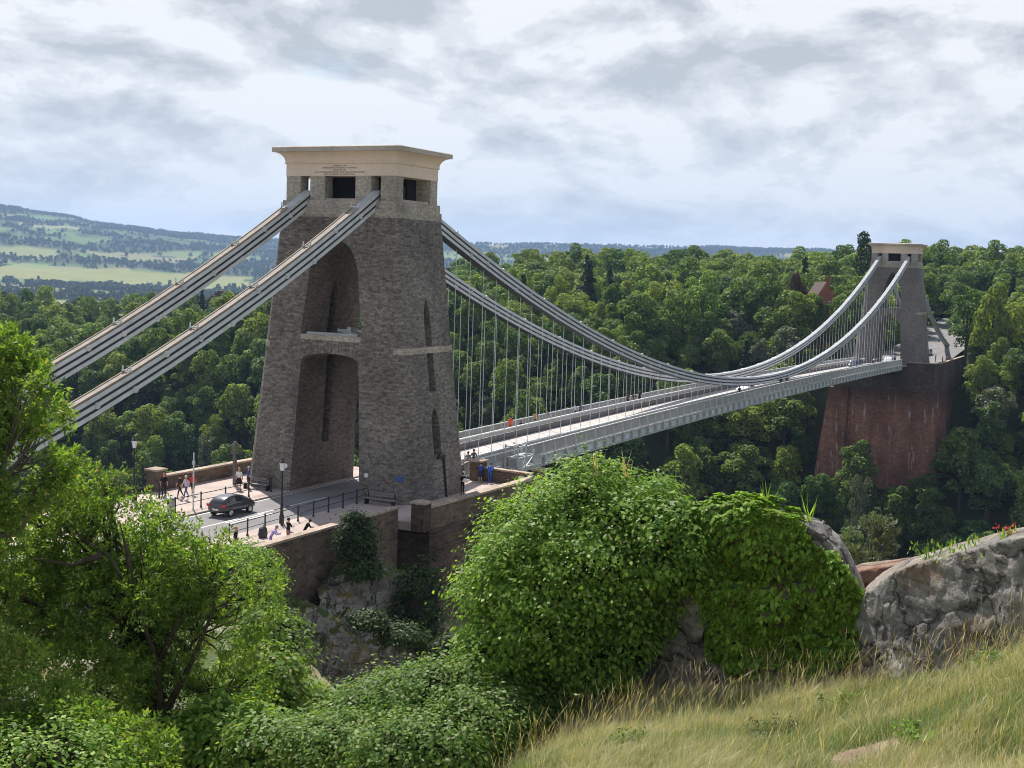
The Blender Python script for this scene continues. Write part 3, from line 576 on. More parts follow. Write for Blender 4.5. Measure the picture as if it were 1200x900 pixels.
    m = MB(); m.box(0.55, 1.9, -3.68, -2.63, 22.51, 24.08); m.box(0.55, 1.9, 2.63, 3.68, 22.51, 24.08); m.box(-1.2, -1.0, -2.55, 2.55, 22.245, 24.05); m.box(-0.6, 2.0, 3.76, 3.8, 22.51, 24.05); m.bar((-1.6, -0.3, 22.4), (-1.6, -0.3, 24.0), 0.2); m.box(1.0, 1.2, -2.55, 2.55, 22.245, 24.05); m.box(-0.9, 0.9, -2.5, 2.5, 22.245, 23.2); m.box(-1.9, 1.9, -2.62, -2.58, 22.245, 24.05); m.box(-1.9, 1.9, 2.58, 2.62, 22.245, 24.05); m.build('chamber_shade', 'dark_void', root)  # added dark plates and boxes stand in for the shade inside the chamber
    m = MB(); m.box(-3.06, 3.06, -4.95, 4.95, 24.1, 25.0); m.build('frieze', 'cream_stone', root)
    prof = [(0.04, 25.0), (0.10, 25.02), (0.10, 25.09), (0.05, 25.10)] + [(0.06 + 0.68 * (1 - math.cos(t)) , 25.12 + 0.74 * math.sin(t)) for t in [math.pi / 2 * k / 8 for k in range(9)]]
    m = MB(); m.frustum([[(a * (3.06 + o), b * (4.95 + o), z) for a, b in ((-1, -1), (1, -1), (1, 1), (-1, 1))] for o, z in prof]); m.build('cornice_cove', 'cream_stone', root)
    m = MB(); m.frustum([[(a * (3.06 + o), b * (4.95 + o), z) for a, b in ((-1, -1), (1, -1), (1, 1), (-1, 1))] for o, z in ((0.76, 25.862), (0.80, 25.88), (0.80, 26.2), (0.72, 26.26), (0.2, 26.33))]); m.build('capstone', 'cornice_edge', root)
    if near:
        for i, (s, sz) in enumerate(INS):
            me = text_mesh(s, sz * 1.15); me.materials.append(MATS['letter_grey']); o = link('inscription_lettering', me, root); o.rotation_euler = (math.pi / 2, 0, -math.pi / 2); o.location = (-3.065, 0.05, 24.80 - 0.158 * i)
        # rainwater pipe, number plate and round discs on the stone
        m = MB(); m.tube([(0.05, -hy_at(3.2) - 0.07, 3.25), (0.62, -hy_at(3.1) - 0.12, 3.1), (0.7, -hy_at(2.6) - 0.09, 2.6), (0.7, -hy_at(0) - 0.06, 0.0)], 0.09, 8); m.box(-0.25, 0.85, -hy_at(3.1) - 0.18, -hy_at(3.1) + 0.1, 3.0, 3.18); m.build('drainpipe', 'black_iron', root)
        m = MB(); m.box(-hx_at(1.9) - 0.05, -hx_at(1.9) + 0.05, -6.95, -6.3, 1.7, 2.1); m.build('plaque', 'sign_blue', root)
        for y in (3.6, -3.75):
            m = MB(); m.disc((-hx_at(1.9) - 0.03, y, 1.9), (1, 0, 0), 0.17, 0.06, 14); m.build('disc_sign', 'white_paint', root)
    return root
tower((0, 0, 0), True, 'near grey stone bridge tower with tall round arch and narrow flank slits')
tower((214, 0, -0.95), False, 'far grey stone bridge tower with pointed arch, standing on the red abutment')

# ------------------------------------------------------------------ deck and chains
def deck_z(u): return 0.95 * (1 - ((u - 107) / 107.0) ** 2) - 0.9 * u / 214.0 + 0.02
def chain_z(u): return 2.38 + 20.8 * ((u - 107) / 107.0) ** 2
US = [9.0 + (201.0 - 9.0) * k / 60 for k in range(61)]
def sweep(m, us, y0, y1, zlo, zhi):
    m.frustum([[(u, y0, deck_z(u) + zlo), (u, y1, deck_z(u) + zlo), (u, y1, deck_z(u) + zhi), (u, y0, deck_z(u) + zhi)] for u in us])
deck = thing('bridge_deck', 'long grey suspended bridge deck with railings and pale roadway, crossing the gorge', 'bridge deck', (9, 0, 0))
def part(m, name, mat, parent=deck): 
    o = m.build(name, mat, parent); o.matrix_parent_inverse = Matrix.Translation(-Vector(parent.location)); return o
m = MB(); sweep(m, US, -2.75, 2.75, -0.35, 0.0); part(m, 'carriageway', 'bridge_road')
for s in (-1, 1):
    m = MB(); sweep(m, US, min(s * 3.35, s * 4.62), max(s * 3.35, s * 4.62), -0.2, 0.12); part(m, 'footway', 'footway_plank')
    # longitudinal girder under the chain rises between road and footway
    m = MB(); sweep(m, US, s * 3.05 - 0.12, s * 3.05 + 0.12, -0.75, 0.55); part(m, 'inner_girder', 'girder_dark')
    m = MB(); sweep(m, US, s * 3.05 - 0.10, s * 3.05 + 0.10, 0.95, 1.05)
    for k in range(79):
        u = 9.6 + 2.44 * k; z = deck_z(u); m.box(u - 0.05, u + 0.05, s * 3.05 - 0.06, s * 3.05 + 0.06, z + 0.55, z + 0.96)
    part(m, 'guard_rail', 'painted_pale')
    m = MB(); sweep(m, US, s * 3.05 - 0.02, s * 3.05 + 0.02, 0.62, 0.93); part(m, 'guard_panel', 'gauze_grey')
    # outer parapet: posts, rails and close-set bars
    m = MB(); sweep(m, US, s * 4.75 - 0.06, s * 4.75 + 0.06, 1.16, 1.25); sweep(m, US, s * 4.75 - 0.04, s * 4.75 + 0.04, 0.10, 0.17)
    for k in range(79):
        u = 9.6 + 2.44 * k; z = deck_z(u); m.bar((u, s * 4.75, z + 0.05), (u, s * 4.75, z + 1.2), 0.09); m.bar((u, s * 4.80, z + 0.8), (u, s * 5.05, z - 0.3), 0.06)
    part(m, 'parapet_rail', 'painted_pale')
    m = MB(); n = 1900
    for k in range(n):
        u = 9.1 + 191.8 * k / n; z = deck_z(u); m.bar((u - 0.05, s * 4.75, z + 0.17), (u + 0.05, s * 4.75, z + 1.16), 0.022, 0.05)
        if k % 2 == 0: m.bar((u + 0.15, s * 4.74, z + 0.17), (u - 0.15, s * 4.74, z + 1.16), 0.018, 0.04)
    part(m, 'parapet_lattice', 'gauze_grey')
    # fascia below the footway edge: panels, brackets and flanges
    m = MB(); sweep(m, US, s * 4.70 - 0.02, s * 4.70 + 0.02, -0.82, -0.14); part(m, 'fascia_panel', 'panel_blue')
    m = MB(); sweep(m, US, s * 4.78 - 0.13, s * 4.78 + 0.13, -0.14, 0.04); sweep(m, US, s * 4.74 - 0.12, s * 4.74 + 0.12, -1.02, -0.82)
    for k in range(79):
        u = 9.6 + 2.44 * k; z = deck_z(u)
        if s > 0: bm = m
        else: bm = MB()
        bm.frustum([[(u - 0.13, s * a, z + zz) , (u + 0.13, s * a, z + zz), (u + 0.13, s * b, z + zz), (u - 0.13, s * b, z + zz)] for a, b, zz in ((4.6, 4.86, -1.0), (4.6, 5.06, -0.4), (4.6, 5.0, 0.02))])
        if s < 0: part(bm, 'fascia_bracket', 'painted_dull')
    part(m, 'fascia_flange', 'painted_dull')
for k in range(79):
    u = 9.6 + 2.44 * k; z = deck_z(u); m = MB(); m.box(u - 0.12, u + 0.12, -4.6, 4.6, z - 0.95, z - 0.36); part(m, 'floor_beam', 'painted_dull')
for y in (-3.05, 3.05): m = MB(); sweep(m, US, y - 0.2, y + 0.2, -1.0, -0.8); part(m, 'bottom_flange', 'painted_dull')

def chain_pts_main():
    return [(u, chain_z(u)) for u in [3.0 + (208.0) * k / 72 for k in range(73)]]
def back_pts(t1=52.0, sgn=-1, u0=2.5, z0=22.55):
    r = []
    for k in range(int(t1 / 2.9) + 1):
        t = k * 2.9; r.append((sgn * (u0 + t), z0 - 0.548 * t + 0.0031 * t * t))
    return r
def ribbon(m, pts, y, w, h, off):
    # flat link bars following the curve, off metres above its centre line (square to it)
    rings = []
    for i, (u, z) in enumerate(pts):
        a, b = pts[max(i - 1, 0)], pts[min(i + 1, len(pts) - 1)]; d = math.hypot(b[0] - a[0], b[1] - a[1]); nx, nz = -(b[1] - a[1]) / d, (b[0] - a[0]) / d
        if nz < 0: nx, nz = -nx, -nz
        lo, hi = off - h / 2, off + h / 2
        rings.append([(u + nx * lo, y - w / 2, z + nz * lo), (u + nx * lo, y + w / 2, z + nz * lo), (u + nx * hi, y + w / 2, z + nz * hi), (u + nx * hi, y - w / 2, z + nz * hi)])
    m.frustum(rings); return rings
SPLITS = 3
def link_tier(m, pts, y, off, phase, big=0.19):
    # a tier is a pack of long eye-bars side by side with round eyes on bolts
    for q in (-0.28, -0.14, 0.0, 0.14, 0.28): ribbon(m, pts, y + q, 0.07, 0.25, off)
    for i, (u, z) in enumerate(pts):
        if i % 3 != phase or i in (0, len(pts) - 1): continue
        a, b = pts[i - 1], pts[i + 1]; d = math.hypot(b[0] - a[0], b[1] - a[1]); nx, nz = -(b[1] - a[1]) / d, (b[0] - a[0]) / d
        if nz < 0: nx, nz = -nx, -nz
        c = (u + nx * off, y, z + nz * off); m.disc(c, (0, 1, 0), big, 0.80, 12); m.disc(c, (0, 1, 0), 0.08, 0.92, 8)
for s, nm in ((-1, 'nearer suspension chain with its hangers, passing the flank with the drainpipe'), (1, 'farther suspension chain with its hangers, on the side of the walkers in the distance')):
    y = s * 3.1
    ch = thing('suspension_chain', nm, 'chain', (0, y, 23), 0, 'chains carrying the bridge deck')
    P = chain_pts_main(); BK = back_pts(); FK = back_pts(58.0, 1, 216.5, 21.6); 
    for tier, off in enumerate((-0.42, 0.0, 0.42)):
        m = MB(); link_tier(m, P, y, off, tier); part(m, 'chain_tier', 'painted_grey', ch)
        m = MB(); link_tier(m, BK, y, off, tier); part(m, 'backstay_tier', 'painted_grey', ch)
        m = MB(); link_tier(m, FK, y, off, tier); part(m, 'backstay_tier', 'painted_dull', ch)
    for pts in (BK,):   # inspection walk of planks on top of the backstay, with short stanchions
        m = MB(); ribbon(m, pts[1:], y, 0.46, 0.05, 0.62); part(m, 'walkway_plank', 'plank_grey', ch)
        for q in (-0.27, 0.27): m = MB(); ribbon(m, pts[1:], y + q, 0.06, 0.09, 0.66); part(m, 'walkway_kerb', 'plank_tan', ch)
        for i, (u, z) in enumerate(pts[1:]):
            if i % 2 == 0:
                m = MB()
                for q in (-0.30, 0.30): m.bar((u - 0.25, y + q, z + 0.62), (u - 0.25, y + q, z + 0.98), 0.07); 
                m.bar((u - 0.25, y - 0.36, z + 0.70), (u - 0.25, y + 0.36, z + 0.70), 0.09)
                part(m, 'stanchion', 'painted_pale', ch)
    m = MB(); ribbon(m, P, y, 0.66, 0.08, -0.59); part(m, 'underside_shade', 'chain_dark', ch)  # dark strip standing in for the shaded gap under the chain
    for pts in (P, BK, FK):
        for off in (-0.21, 0.21): m = MB(); ribbon(m, pts, y, 0.58, 0.16, off); part(m, 'gap_shade', 'chain_dark', ch)  # dark ribbons painted in as the shade between the tiers
    hm = None
    for k in range(79):
        u = 9.6 + 2.44 * k; zt = chain_z(u) - 0.45; zb = deck_z(u) + 0.5
        if zt - zb < 0.25: continue
        if hm is None:
            q = MB(); q.tube([(0, 0, 0), (0, 0, 1)], 0.030, 6); q.lathe([(0.07, 0.0), (0.07, 0.03), (0.04, 0.05)], 6); o = q.build('hanger', 'painted_pale'); hm = o.data; zap_later = o; bpy.data.objects.remove(o)
        o = link('hanger', hm, ch, (u, 0, zb - 23)); o.scale = (1, 1, zt - zb)

# ------------------------------------------------------------------ retaining walls, abutments and parapets
def coped_wall(name, label, cat, pts, z0, z1, th, group=None, mat='parapet_stone', cap=0.14, over=0.07, zc=None):
    """wall along a polyline with a coping; pts (x,y) or (x,y,ztop)"""
    root = thing(name, label, cat, (pts[0][0], pts[0][1], 0), 0, group)
    def run(nm, mt, w, lo, hi):
        m = MB()
        for a, b in zip(pts, pts[1:]):
            d = Vector((b[0] - a[0], b[1] - a[1])).normalized(); n = Vector((-d.y, d.x)) * w / 2; za = a[2] if len(a) > 2 else z1; zb = b[2] if len(b) > 2 else z1
            lo2 = (lambda z: z0) if lo is None else (lambda z: z + lo)
            m.frustum([[(a[0] - n.x, a[1] - n.y, lo2(za)), (b[0] - n.x, b[1] - n.y, lo2(zb)), (b[0] + n.x, b[1] + n.y, lo2(zb)), (a[0] + n.x, a[1] + n.y, lo2(za))],
                       [(a[0] - n.x, a[1] - n.y, za + hi), (b[0] - n.x, b[1] - n.y, zb + hi), (b[0] + n.x, b[1] + n.y, zb + hi), (a[0] + n.x, a[1] + n.y, za + hi)]])
        part(m, nm, mt, root)
    run('wall_face', mat, th, None, -cap); run('coping', 'coping_stone', th + 2 * over, -cap + 0.003, 0.0); return root
def stone_pier(label, x, y, z0, z1, w, mat='parapet_stone'):
    root = thing('stone_pier', label, 'pier', (x, y, z0), 0, 'square stone piers of the terrace walls')
    m = MB(); m.box(-w / 2, w / 2, -w / 2, w / 2, 0, z1 - z0 - 0.2); m.build('pier_shaft', mat, root)
    h = z1 - z0; m = MB(); m.frustum([[(a * q, b * q, z) for a, b in ((-1, -1), (1, -1), (1, 1), (-1, 1))] for q, z in ((w / 2 + 0.1, h - 0.197), (w / 2 + 0.1, h - 0.06), (w / 4, h + 0.03))]); m.build('pier_cap', 'coping_stone', root); return root
coped_wall('parapet_wall', 'weathered stone parapet along the pavement in front of the near tower, three people at it', 'wall', [(-60, -9.95, 1.2), (-27, -9.95), (-9.9, -9.75)], -8.5, 1.05, 0.5)
coped_wall('parapet_wall', 'dark stone parapet running beside the near tower towards the deck', 'wall', [(-8.75, -11.6), (8.2, -11.9)], -0.55, 1.1, 0.55)
coped_wall('parapet_wall', 'low end wall closing the terrace, where two people in blue stand', 'wall', [(9.35, -6.4), (8.75, -11.3)], -0.4, 1.15, 0.45)
coped_wall('parapet_wall', 'brown stone parapet on the far edge of the terrace, behind the walkers', 'wall', [(-9.7, 11.2), (8.5, 11.2)], -1.2, 1.1, 0.5)
stone_pier('squat dark stone pier at the outer corner of the near abutment', -9.25, -11.45, -0.55, 1.55, 1.0, 'abutment_stone')
stone_pier('brown stone pier beside the deck, left of two people in blue', 9.3, -5.9, -0.4, 1.75, 1.05)
stone_pier('low stone pier at the end of the dark parapet, against the big bush', 8.7, -11.9, -0.55, 1.65, 0.95)
stone_pier('brown stone pier at the left end of the far parapet, behind the walkers', -10.3, 11.2, -1.2, 1.75, 1.05)
ab = thing('bridge_abutment', 'dark stone abutment wall under the near tower, above the cliff', 'abutment', (0, 0, -14))
m = MB(); m.frustum([[(-8.9 - o, -11.9 - o, z), (9.2 + o, -12.15 - o, z), (9.2 + o, -6.0, z), (-8.9 - o, -6.0, z)] for o, z in ((0.9, -24), (0.12, -1.9), (0.1, -0.56))]); part(m, 'abutment_wall', 'abutment_stone', ab)
m = MB(); m.frustum([[(-9.05 - o, -12.05 - o, z), (9.3, -12.3 - o, z), (9.3, -6.1, z), (-9.05 - o, -6.1, z)] for o, z in ((0.12, -1.0), (0.12, -0.82))]); m.frustum([[(-9.05 - o, -12.05 - o, z), (9.3, -12.3 - o, z), (9.3, -6.1, z), (-9.05 - o, -6.1, z)] for o, z in ((0.16, -1.95), (0.16, -1.78))]); part(m, 'string_course', 'abutment_stone', ab)
m = MB(); m.box(9.2, 10.6, -5.9, 5.9, -24, -1.1); part(m, 'deck_seat', 'abutment_stone', ab)
# red abutment across the gorge
rb = thing('bridge_abutment', 'tall red sandstone abutment under the far tower, rising from the trees', 'abutment', (215, 0, -36))
def rring(z, o): return [(202.0 - o, -11.2 - o, z), (202.0 - o, 9.0 + o, z), (240, 9.0 + o, z), (240, -12.2 - o, z), (216, -12.2 - o, z), (205.5 - o, -12.2 - o, z)]
m = MB(); m.frustum([rring(-40, 3.4), rring(-6.0, 0.35)]); part(m, 'red_wall', 'red_stone', rb)
m = MB(); m.frustum([rring(-6.0, 0.32), rring(-1.15, 0.05)]); part(m, 'upper_wall', 'abutment_stone', rb)
m = MB(); m.frustum([rring(-6.1, 0.6), rring(-5.7, 0.6)]); part(m, 'string_course', 'abutment_stone', rb)
m = MB(); m.frustum([[(201.6 - o, 6.2, z), (201.6 - o, 9.6 + o, z), (206, 9.6 + o, z), (206, 6.2, z)] for o, z in ((4.0, -40), (0.8, -6.2))]); part(m, 'buttress', 'red_stone', rb)
coped_wall('parapet_wall', 'dark parapet on top of the red abutment beside the far tower', 'wall', [(202.3, -5.6), (202.3, -11.0), (205.6, -11.9), (239, -11.9)], -1.16, 0.1, 0.5, None, 'abutment_stone')
# ------------------------------------------------------------------ vegetation
def proj(P):
    P = np.asarray(P, float) - CAM; d = P @ FWD; return 600 + FPX * (P @ RGT) / d, 450 - FPX * (P @ UPC) / d, d
def unit(v): return v / np.maximum(np.linalg.norm(v, axis=-1, keepdims=True), 1e-9)
def rvec(n): return unit(RNG.normal(size=(n, 3)))
def leaf_quads(C, N, length, width, T=None, bend=0.0):
    """pointed leaves (rhombs) centred at C, facing N; T = preferred tip direction"""
    n = len(C); N = unit(N); T = rvec(n) if T is None else T; a = unit(T - (T * N).sum(1, keepdims=True) * N); b = np.cross(N, a)
    l = (np.broadcast_to(length, (n,)) * 0.5)[:, None]; w = (np.broadcast_to(width, (n,)) * 0.5)[:, None]
    V = np.stack([C - a * l, C + b * w - a * l * 0.15, C + a * l - N * l * bend, C - b * w - a * l * 0.15], 1).reshape(-1, 3)
    return V, np.arange(4 * n).reshape(n, 4)
def sphere_pts(n): return rvec(n)
def lumpy(dirs, amp, freq, seed):
    return 1 + amp * (fbm(dirs[:, 0] * freq + 7, dirs[:, 1] * freq + 3, dirs[:, 2] * freq, o=3, s=seed) - 0.5) * 2
def ico(rad, sub=2):
    b = bmesh.new(); bmesh.ops.create_icosphere(b, subdivisions=sub, radius=1.0); V = np.array([v.co[:] for v in b.verts]) * rad; F = np.array([[v.index for v in f.verts] for f in b.faces]); b.free(); return V, F
def crown_mesh(name, lobes, n, size, mat, seed, spread=0.16, up=0.25):
    """leaf clumps over the outsides of many lobes, thinner inside; lobes (x,y,z,rx,rz)"""
    lob = np.array(lobes); a = lob[:, 3] * lob[:, 4]; idx = RNG.choice(len(lob), n, p=a / a.sum()); d = sphere_pts(n); d[:, 2] = np.where(d[:, 2] < -0.45, -d[:, 2], d[:, 2])
    r = lumpy(d + lob[idx, :3] * 0.31, 0.30, 2.4, seed)[:, None]; q = lob[idx]; rr = np.stack([q[:, 3], q[:, 3], q[:, 4]], 1); C = q[:, :3] + d * rr * r * (1 - np.abs(RNG.normal(0, spread, (n, 1))))
    ins = np.zeros(n, bool)     # drop what lies deep inside another lobe
    for l in lob: ins |= (((C - l[:3]) / np.array([l[3], l[3], l[4]])) ** 2).sum(1) < 0.42
    C, d = C[~ins], d[~ins]; N = unit(d + rvec(len(C)) * 0.75 + np.array([0, 0, up])); s = size * RNG.uniform(0.6, 1.35, len(C))
    V, F = leaf_quads(C, N, s, s * 0.8); return mesh_np(name, V, F, mat)
def trunk_mesh(name, h, r, mat, limbs=()):
    m = MB(); m.tube([(0, 0, -1.2), (r * 0.3, 0.1 * r, h * 0.4), (-r * 0.2, 0.2 * r, h)], [r * 1.25, r * 0.85, r * 0.45], 7)
    for p in limbs: m.tube([(0, 0, h * 0.55), (p[0] * 0.5, p[1] * 0.5, h * 0.6 + (p[2] - h * 0.6) * 0.35), tuple(p)], [r * 0.5, r * 0.32, r * 0.12], 5)
    bmesh.ops.recalc_face_normals(m.b, faces=m.b.faces); me = bpy.data.meshes.new(name); m.b.to_mesh(me); m.b.free(); me.materials.append(MATS[mat]); return me
def broad_lobes(R, h0, h1, k, flat=1.0):
    L_ = []; zc = (h0 + h1) / 2
    for i in range(k):
        t = RNG.uniform(0, 1) ** 0.8; z = h0 + (h1 - h0) * t; rad = R * math.sqrt(max(0.05, 1 - ((t - 0.42) / 0.62) ** 2)); a = i * 2.4 + RNG.uniform(-0.5, 0.5); q = RNG.uniform(0.35, 0.85) * rad; lr = R * RNG.uniform(0.17, 0.40)
        L_.append((q * math.cos(a), q * math.sin(a), z, lr, lr * RNG.uniform(0.75, 1.0) * flat))
    L_.append((0, 0, zc, R * 0.62, (h1 - h0) * 0.42)); return L_
VAR = []   # (kind name, crown mesh, trunk mesh, nominal radius)
for i in range(9):
    R = RNG.uniform(3.6, 6.4); h0, h1 = RNG.uniform(2.2, 4.5), RNG.uniform(10, 17); lb = broad_lobes(R, h0, h1, int(RNG.integers(18, 36)), RNG.uniform(0.75, 1.25))
    VAR.append(('broadleaf_tree', crown_mesh('crown', lb, 5200, 0.56, 'forest_leaf', i), trunk_mesh('trunk', h1 * 0.7, 0.35, 'bark', [l[:3] for l in lb[:4]])))
for i in range(2):     # round dense crowns, e.g. oaks in the open
    lb = broad_lobes(6.2, 2.2, 13.0, 26, 0.9); VAR.append(('broadleaf_tree', crown_mesh('crown', lb, 6500, 0.6, 'forest_leaf', 20 + i), trunk_mesh('trunk', 8, 0.5, 'bark')))
def conifer_lobes(R, h0, h1, k=26):
    L_ = []
    for i in range(k):
        t = (i + 0.5) / k; z = h0 + (h1 - h0) * t; rad = R * (1 - t) ** 0.75 * RNG.uniform(0.75, 1.1); a = i * 2.4; L_.append((rad * 0.55 * math.cos(a), rad * 0.55 * math.sin(a), z, max(0.5, rad * 0.55), max(0.7, (h1 - h0) * 0.06)))
    return L_
CON = []
for i in range(2): CON.append(('conifer_tree', crown_mesh('crown', conifer_lobes(3.4 + i, 3, 17 + 3 * i), 3600, 0.55, 'conifer_leaf', 30 + i), trunk_mesh('trunk', 15 + 3 * i, 0.3, 'bark')))
PALE = ('broadleaf_tree', crown_mesh('crown', broad_lobes(4.0, 2.0, 9.5, 16), 3800, 0.5, 'pale_leaf', 41), trunk_mesh('trunk', 6, 0.25, 'grey_bark'))
COPPER = ('broadleaf_tree', crown_mesh('crown', broad_lobes(5.2, 3.0, 14, 18), 4200, 0.6, 'copper_leaf', 42), trunk_mesh('trunk', 9, 0.35, 'bark'))
COLUMN = ('evergreen_tree', crown_mesh('crown', [(RNG.uniform(-1, 1), RNG.uniform(-1, 1), 5 + 1.15 * i, 2.7 * min(1, 0.55 + 0.1 * (16 - i)), 2.0) for i in range(16)], 5200, 0.6, 'conifer_leaf', 44), trunk_mesh('trunk', 14, 0.4, 'bark'))
def place_tree(v, x, y, sc, label, group=None, cat='tree', sz=None, z=None, name=None):
    t = thing(name or v[0], label, cat, (x, y, ground_z(x, y) if z is None else z), float(RNG.uniform(0, 6.28)), group); sz = sz or sc
    for nm, me in (('crown', v[1]), ('trunk', v[2])):
        o = link(nm, me, t); o.scale = (sc, sc, sz)
    return t
# --- the wood across the gorge
def keepout(x, y):
    r = (np.abs(y) < 9.5) & (x > 196) & (x < 335); r |= (y > -17) & (y < 15.5) & (x > 194) & (x < 246); r |= (np.hypot(x - 0, y - 0) < 26); return r
HOUSE = at_d(962, 345, 345)
def forest_points():
    sp = 8.3; gx = np.arange(96, 640, sp); gy = np.arange(-140, 430, sp); X, Y = np.meshgrid(gx, gy); X = X + RNG.uniform(-0.42, 0.42, X.shape) * sp; Y = Y + RNG.uniform(-0.42, 0.42, Y.shape) * sp; X, Y = X.ravel(), Y.ravel()
    Z = H(X, Y); px, py, d = proj(np.stack([X, Y, Z + 12], 1)); D = np.hypot(X - CAM[0], Y - CAM[1])
    ok = (px > -160) & (px < 1380) & ~keepout(X, Y) & (Z > -80) & (in_field(X, Y) < 0) & (D < 640)
    ok &= ~((np.abs(px - 962) < 14) & (D > 290) & (D < 356)) & (np.hypot(X - HOUSE[0], Y - HOUSE[1]) > 9)
    park = (Y > 190) & (X > 235); ok &= ~(park & (RNG.uniform(size=X.shape) < 0.72))      # the open parkland has scattered trees only
    i = np.where(ok)[0]; i = i[np.argsort(D[i])]; return X[i], Y[i], Z[i], D[i], px[i], py[i]
FX, FY, FZ, FD, FPXX, FPY = forest_points()
hid = ((FPXX > 292) & (FPXX < 545) & (FPY > 175)) | (FPXX < -40) | (FPXX > 1230) | ((FPXX < 330) & (FPY > 575)) | ((FPXX > 520) & (FPXX < 1010) & (FPY > 600)) | (FPY > 655)
cand = np.where(~hid)[0][:262]; isthing = np.zeros(len(FX), bool); isthing[cand] = True
TONES = {}
for k in np.where(isthing)[0]:
    x, y, px, py = FX[k], FY[k], FPXX[k], FPY[k]; u = RNG.uniform()
    v = CON[int(RNG.integers(2))] if u < 0.05 else PALE if u < 0.14 else VAR[int(RNG.integers(len(VAR)))]
    where = 'the gorge side beyond the left of the near tower' if px < 420 else 'the slope under the bridge deck' if (py > 470 and px < 1000) else 'the slope beside the red abutment' if px > 1060 else 'the wooded slope seen through the hangers'
    tone = 'dark pointed conifer' if v[0] == 'conifer_tree' else 'pale grey-green tree' if v is PALE else 'green broadleaf tree'
    lab = f'{tone} among others on {where}'; sc = float(RNG.uniform(0.66, 1.18)) * (0.85 if FZ[k] < -50 else 1.0)
    place_tree(v, x, y, sc, lab, 'trees on ' + where, sz=sc * float(RNG.uniform(0.9, 1.2)))
# --- trees one can pick out
def named(px, D, v, sc, lab, sz=None, name=None, top=None):
    p = at_d(px, 400, D); gz = ground_z(p[0], p[1])
    if top is not None:
        zt = at_d(px, top, D)[2]; h = max(v.z for v in (Vector(c) for c in v[1].vertices[0:0])) if False else None
        hh = np.empty(len(v[1].vertices) * 3, np.float32); v[1].vertices.foreach_get('co', hh); sz = (zt - gz) / hh[2::3].max()
    return place_tree(v, p[0], p[1], sc, lab, None, 'tree', sz, gz, name)
named(1010, 400, COLUMN, 1.0, 'tall dark evergreen rising just left of the far tower top', top=270, name='evergreen_tree')
named(752, 350, VAR[9], 1.2, 'rounded dark green tree standing out above the farther chain, with yellowish top', top=350)
named(688, 370, CON[0], 1.15, 'brownish thinning conifer standing tall in the wood', top=304, name='conifer_tree')
named(712, 365, CON[1], 1.0, 'dark pine with bare lower trunk beside the thinning conifer', top=310, name='pine_tree')
named(898, 340, VAR[3], 1.1, 'yellow-tinged broadleaf tree in the wood left of the brick house', top=320)
named(216, 590, VAR[10], 1.05, 'large round dark oak standing alone in the dry parkland', top=334, name='oak_tree')
named(236, 610, CON[0], 0.9, 'dark conifer close behind the large parkland oak', top=336, name='conifer_tree')
named(258, 640, COPPER, 1.2, 'reddish-brown tree to the right of the parkland oak', top=340)
named(105, 600, VAR[9], 1.1, 'dark spreading tree in the parkland behind the upper backstay', top=346)
named(40, 560, VAR[10], 1.0, 'dark round tree above the bright tree at the photo edge', top=352)
named(1162, 330, VAR[5], 1.2, 'mid green tree right of the red abutment, standing clear of the slope', top=330)
named(1170, 300, PALE, 1.2, 'silvery-leaved tree low beside the red abutment', top=452)
named(1172, 285, VAR[7], 0.9, 'olive-yellow bushy tree at the foot of the slope right of the abutment', top=528)
named(245, 352, PALE, 0.95, 'small pale grey willow just beyond the far terrace wall', top=510, name='willow_tree')
named(1022, 275, PALE, 0.9, 'pale ivy-clad tree in front of the red abutment foot', top=556)
for px, D, top in ((1132, 340, 338), (1122, 400, 330)): named(px, D, VAR[4], 1.0, 'broadleaf tree at the edge of the road behind the far tower', top=top)['group'] = 'trees beside the far road'
named(935, 340, COPPER, 0.7, 'brownish flat-topped tree beside the brick house', top=318)
for px, D, top in ((985, 284, 606), (1030, 281, 590), (1062, 279, 578), (1092, 284, 556), (1118, 292, 536), (965, 288, 628)): named(px, D, VAR[int(RNG.integers(9))], 0.9, 'dark broadleaf tree at the foot of the red abutment', top=top)['group'] = 'trees at the foot of the red abutment'
for px, D, top in ((948, 336, 342), (963, 334, 346), (980, 336, 343)): named(px, D, VAR[int(RNG.integers(9))], 0.75, 'bushy tree directly below the brick house', top=top)['group'] = 'trees below the brick house'
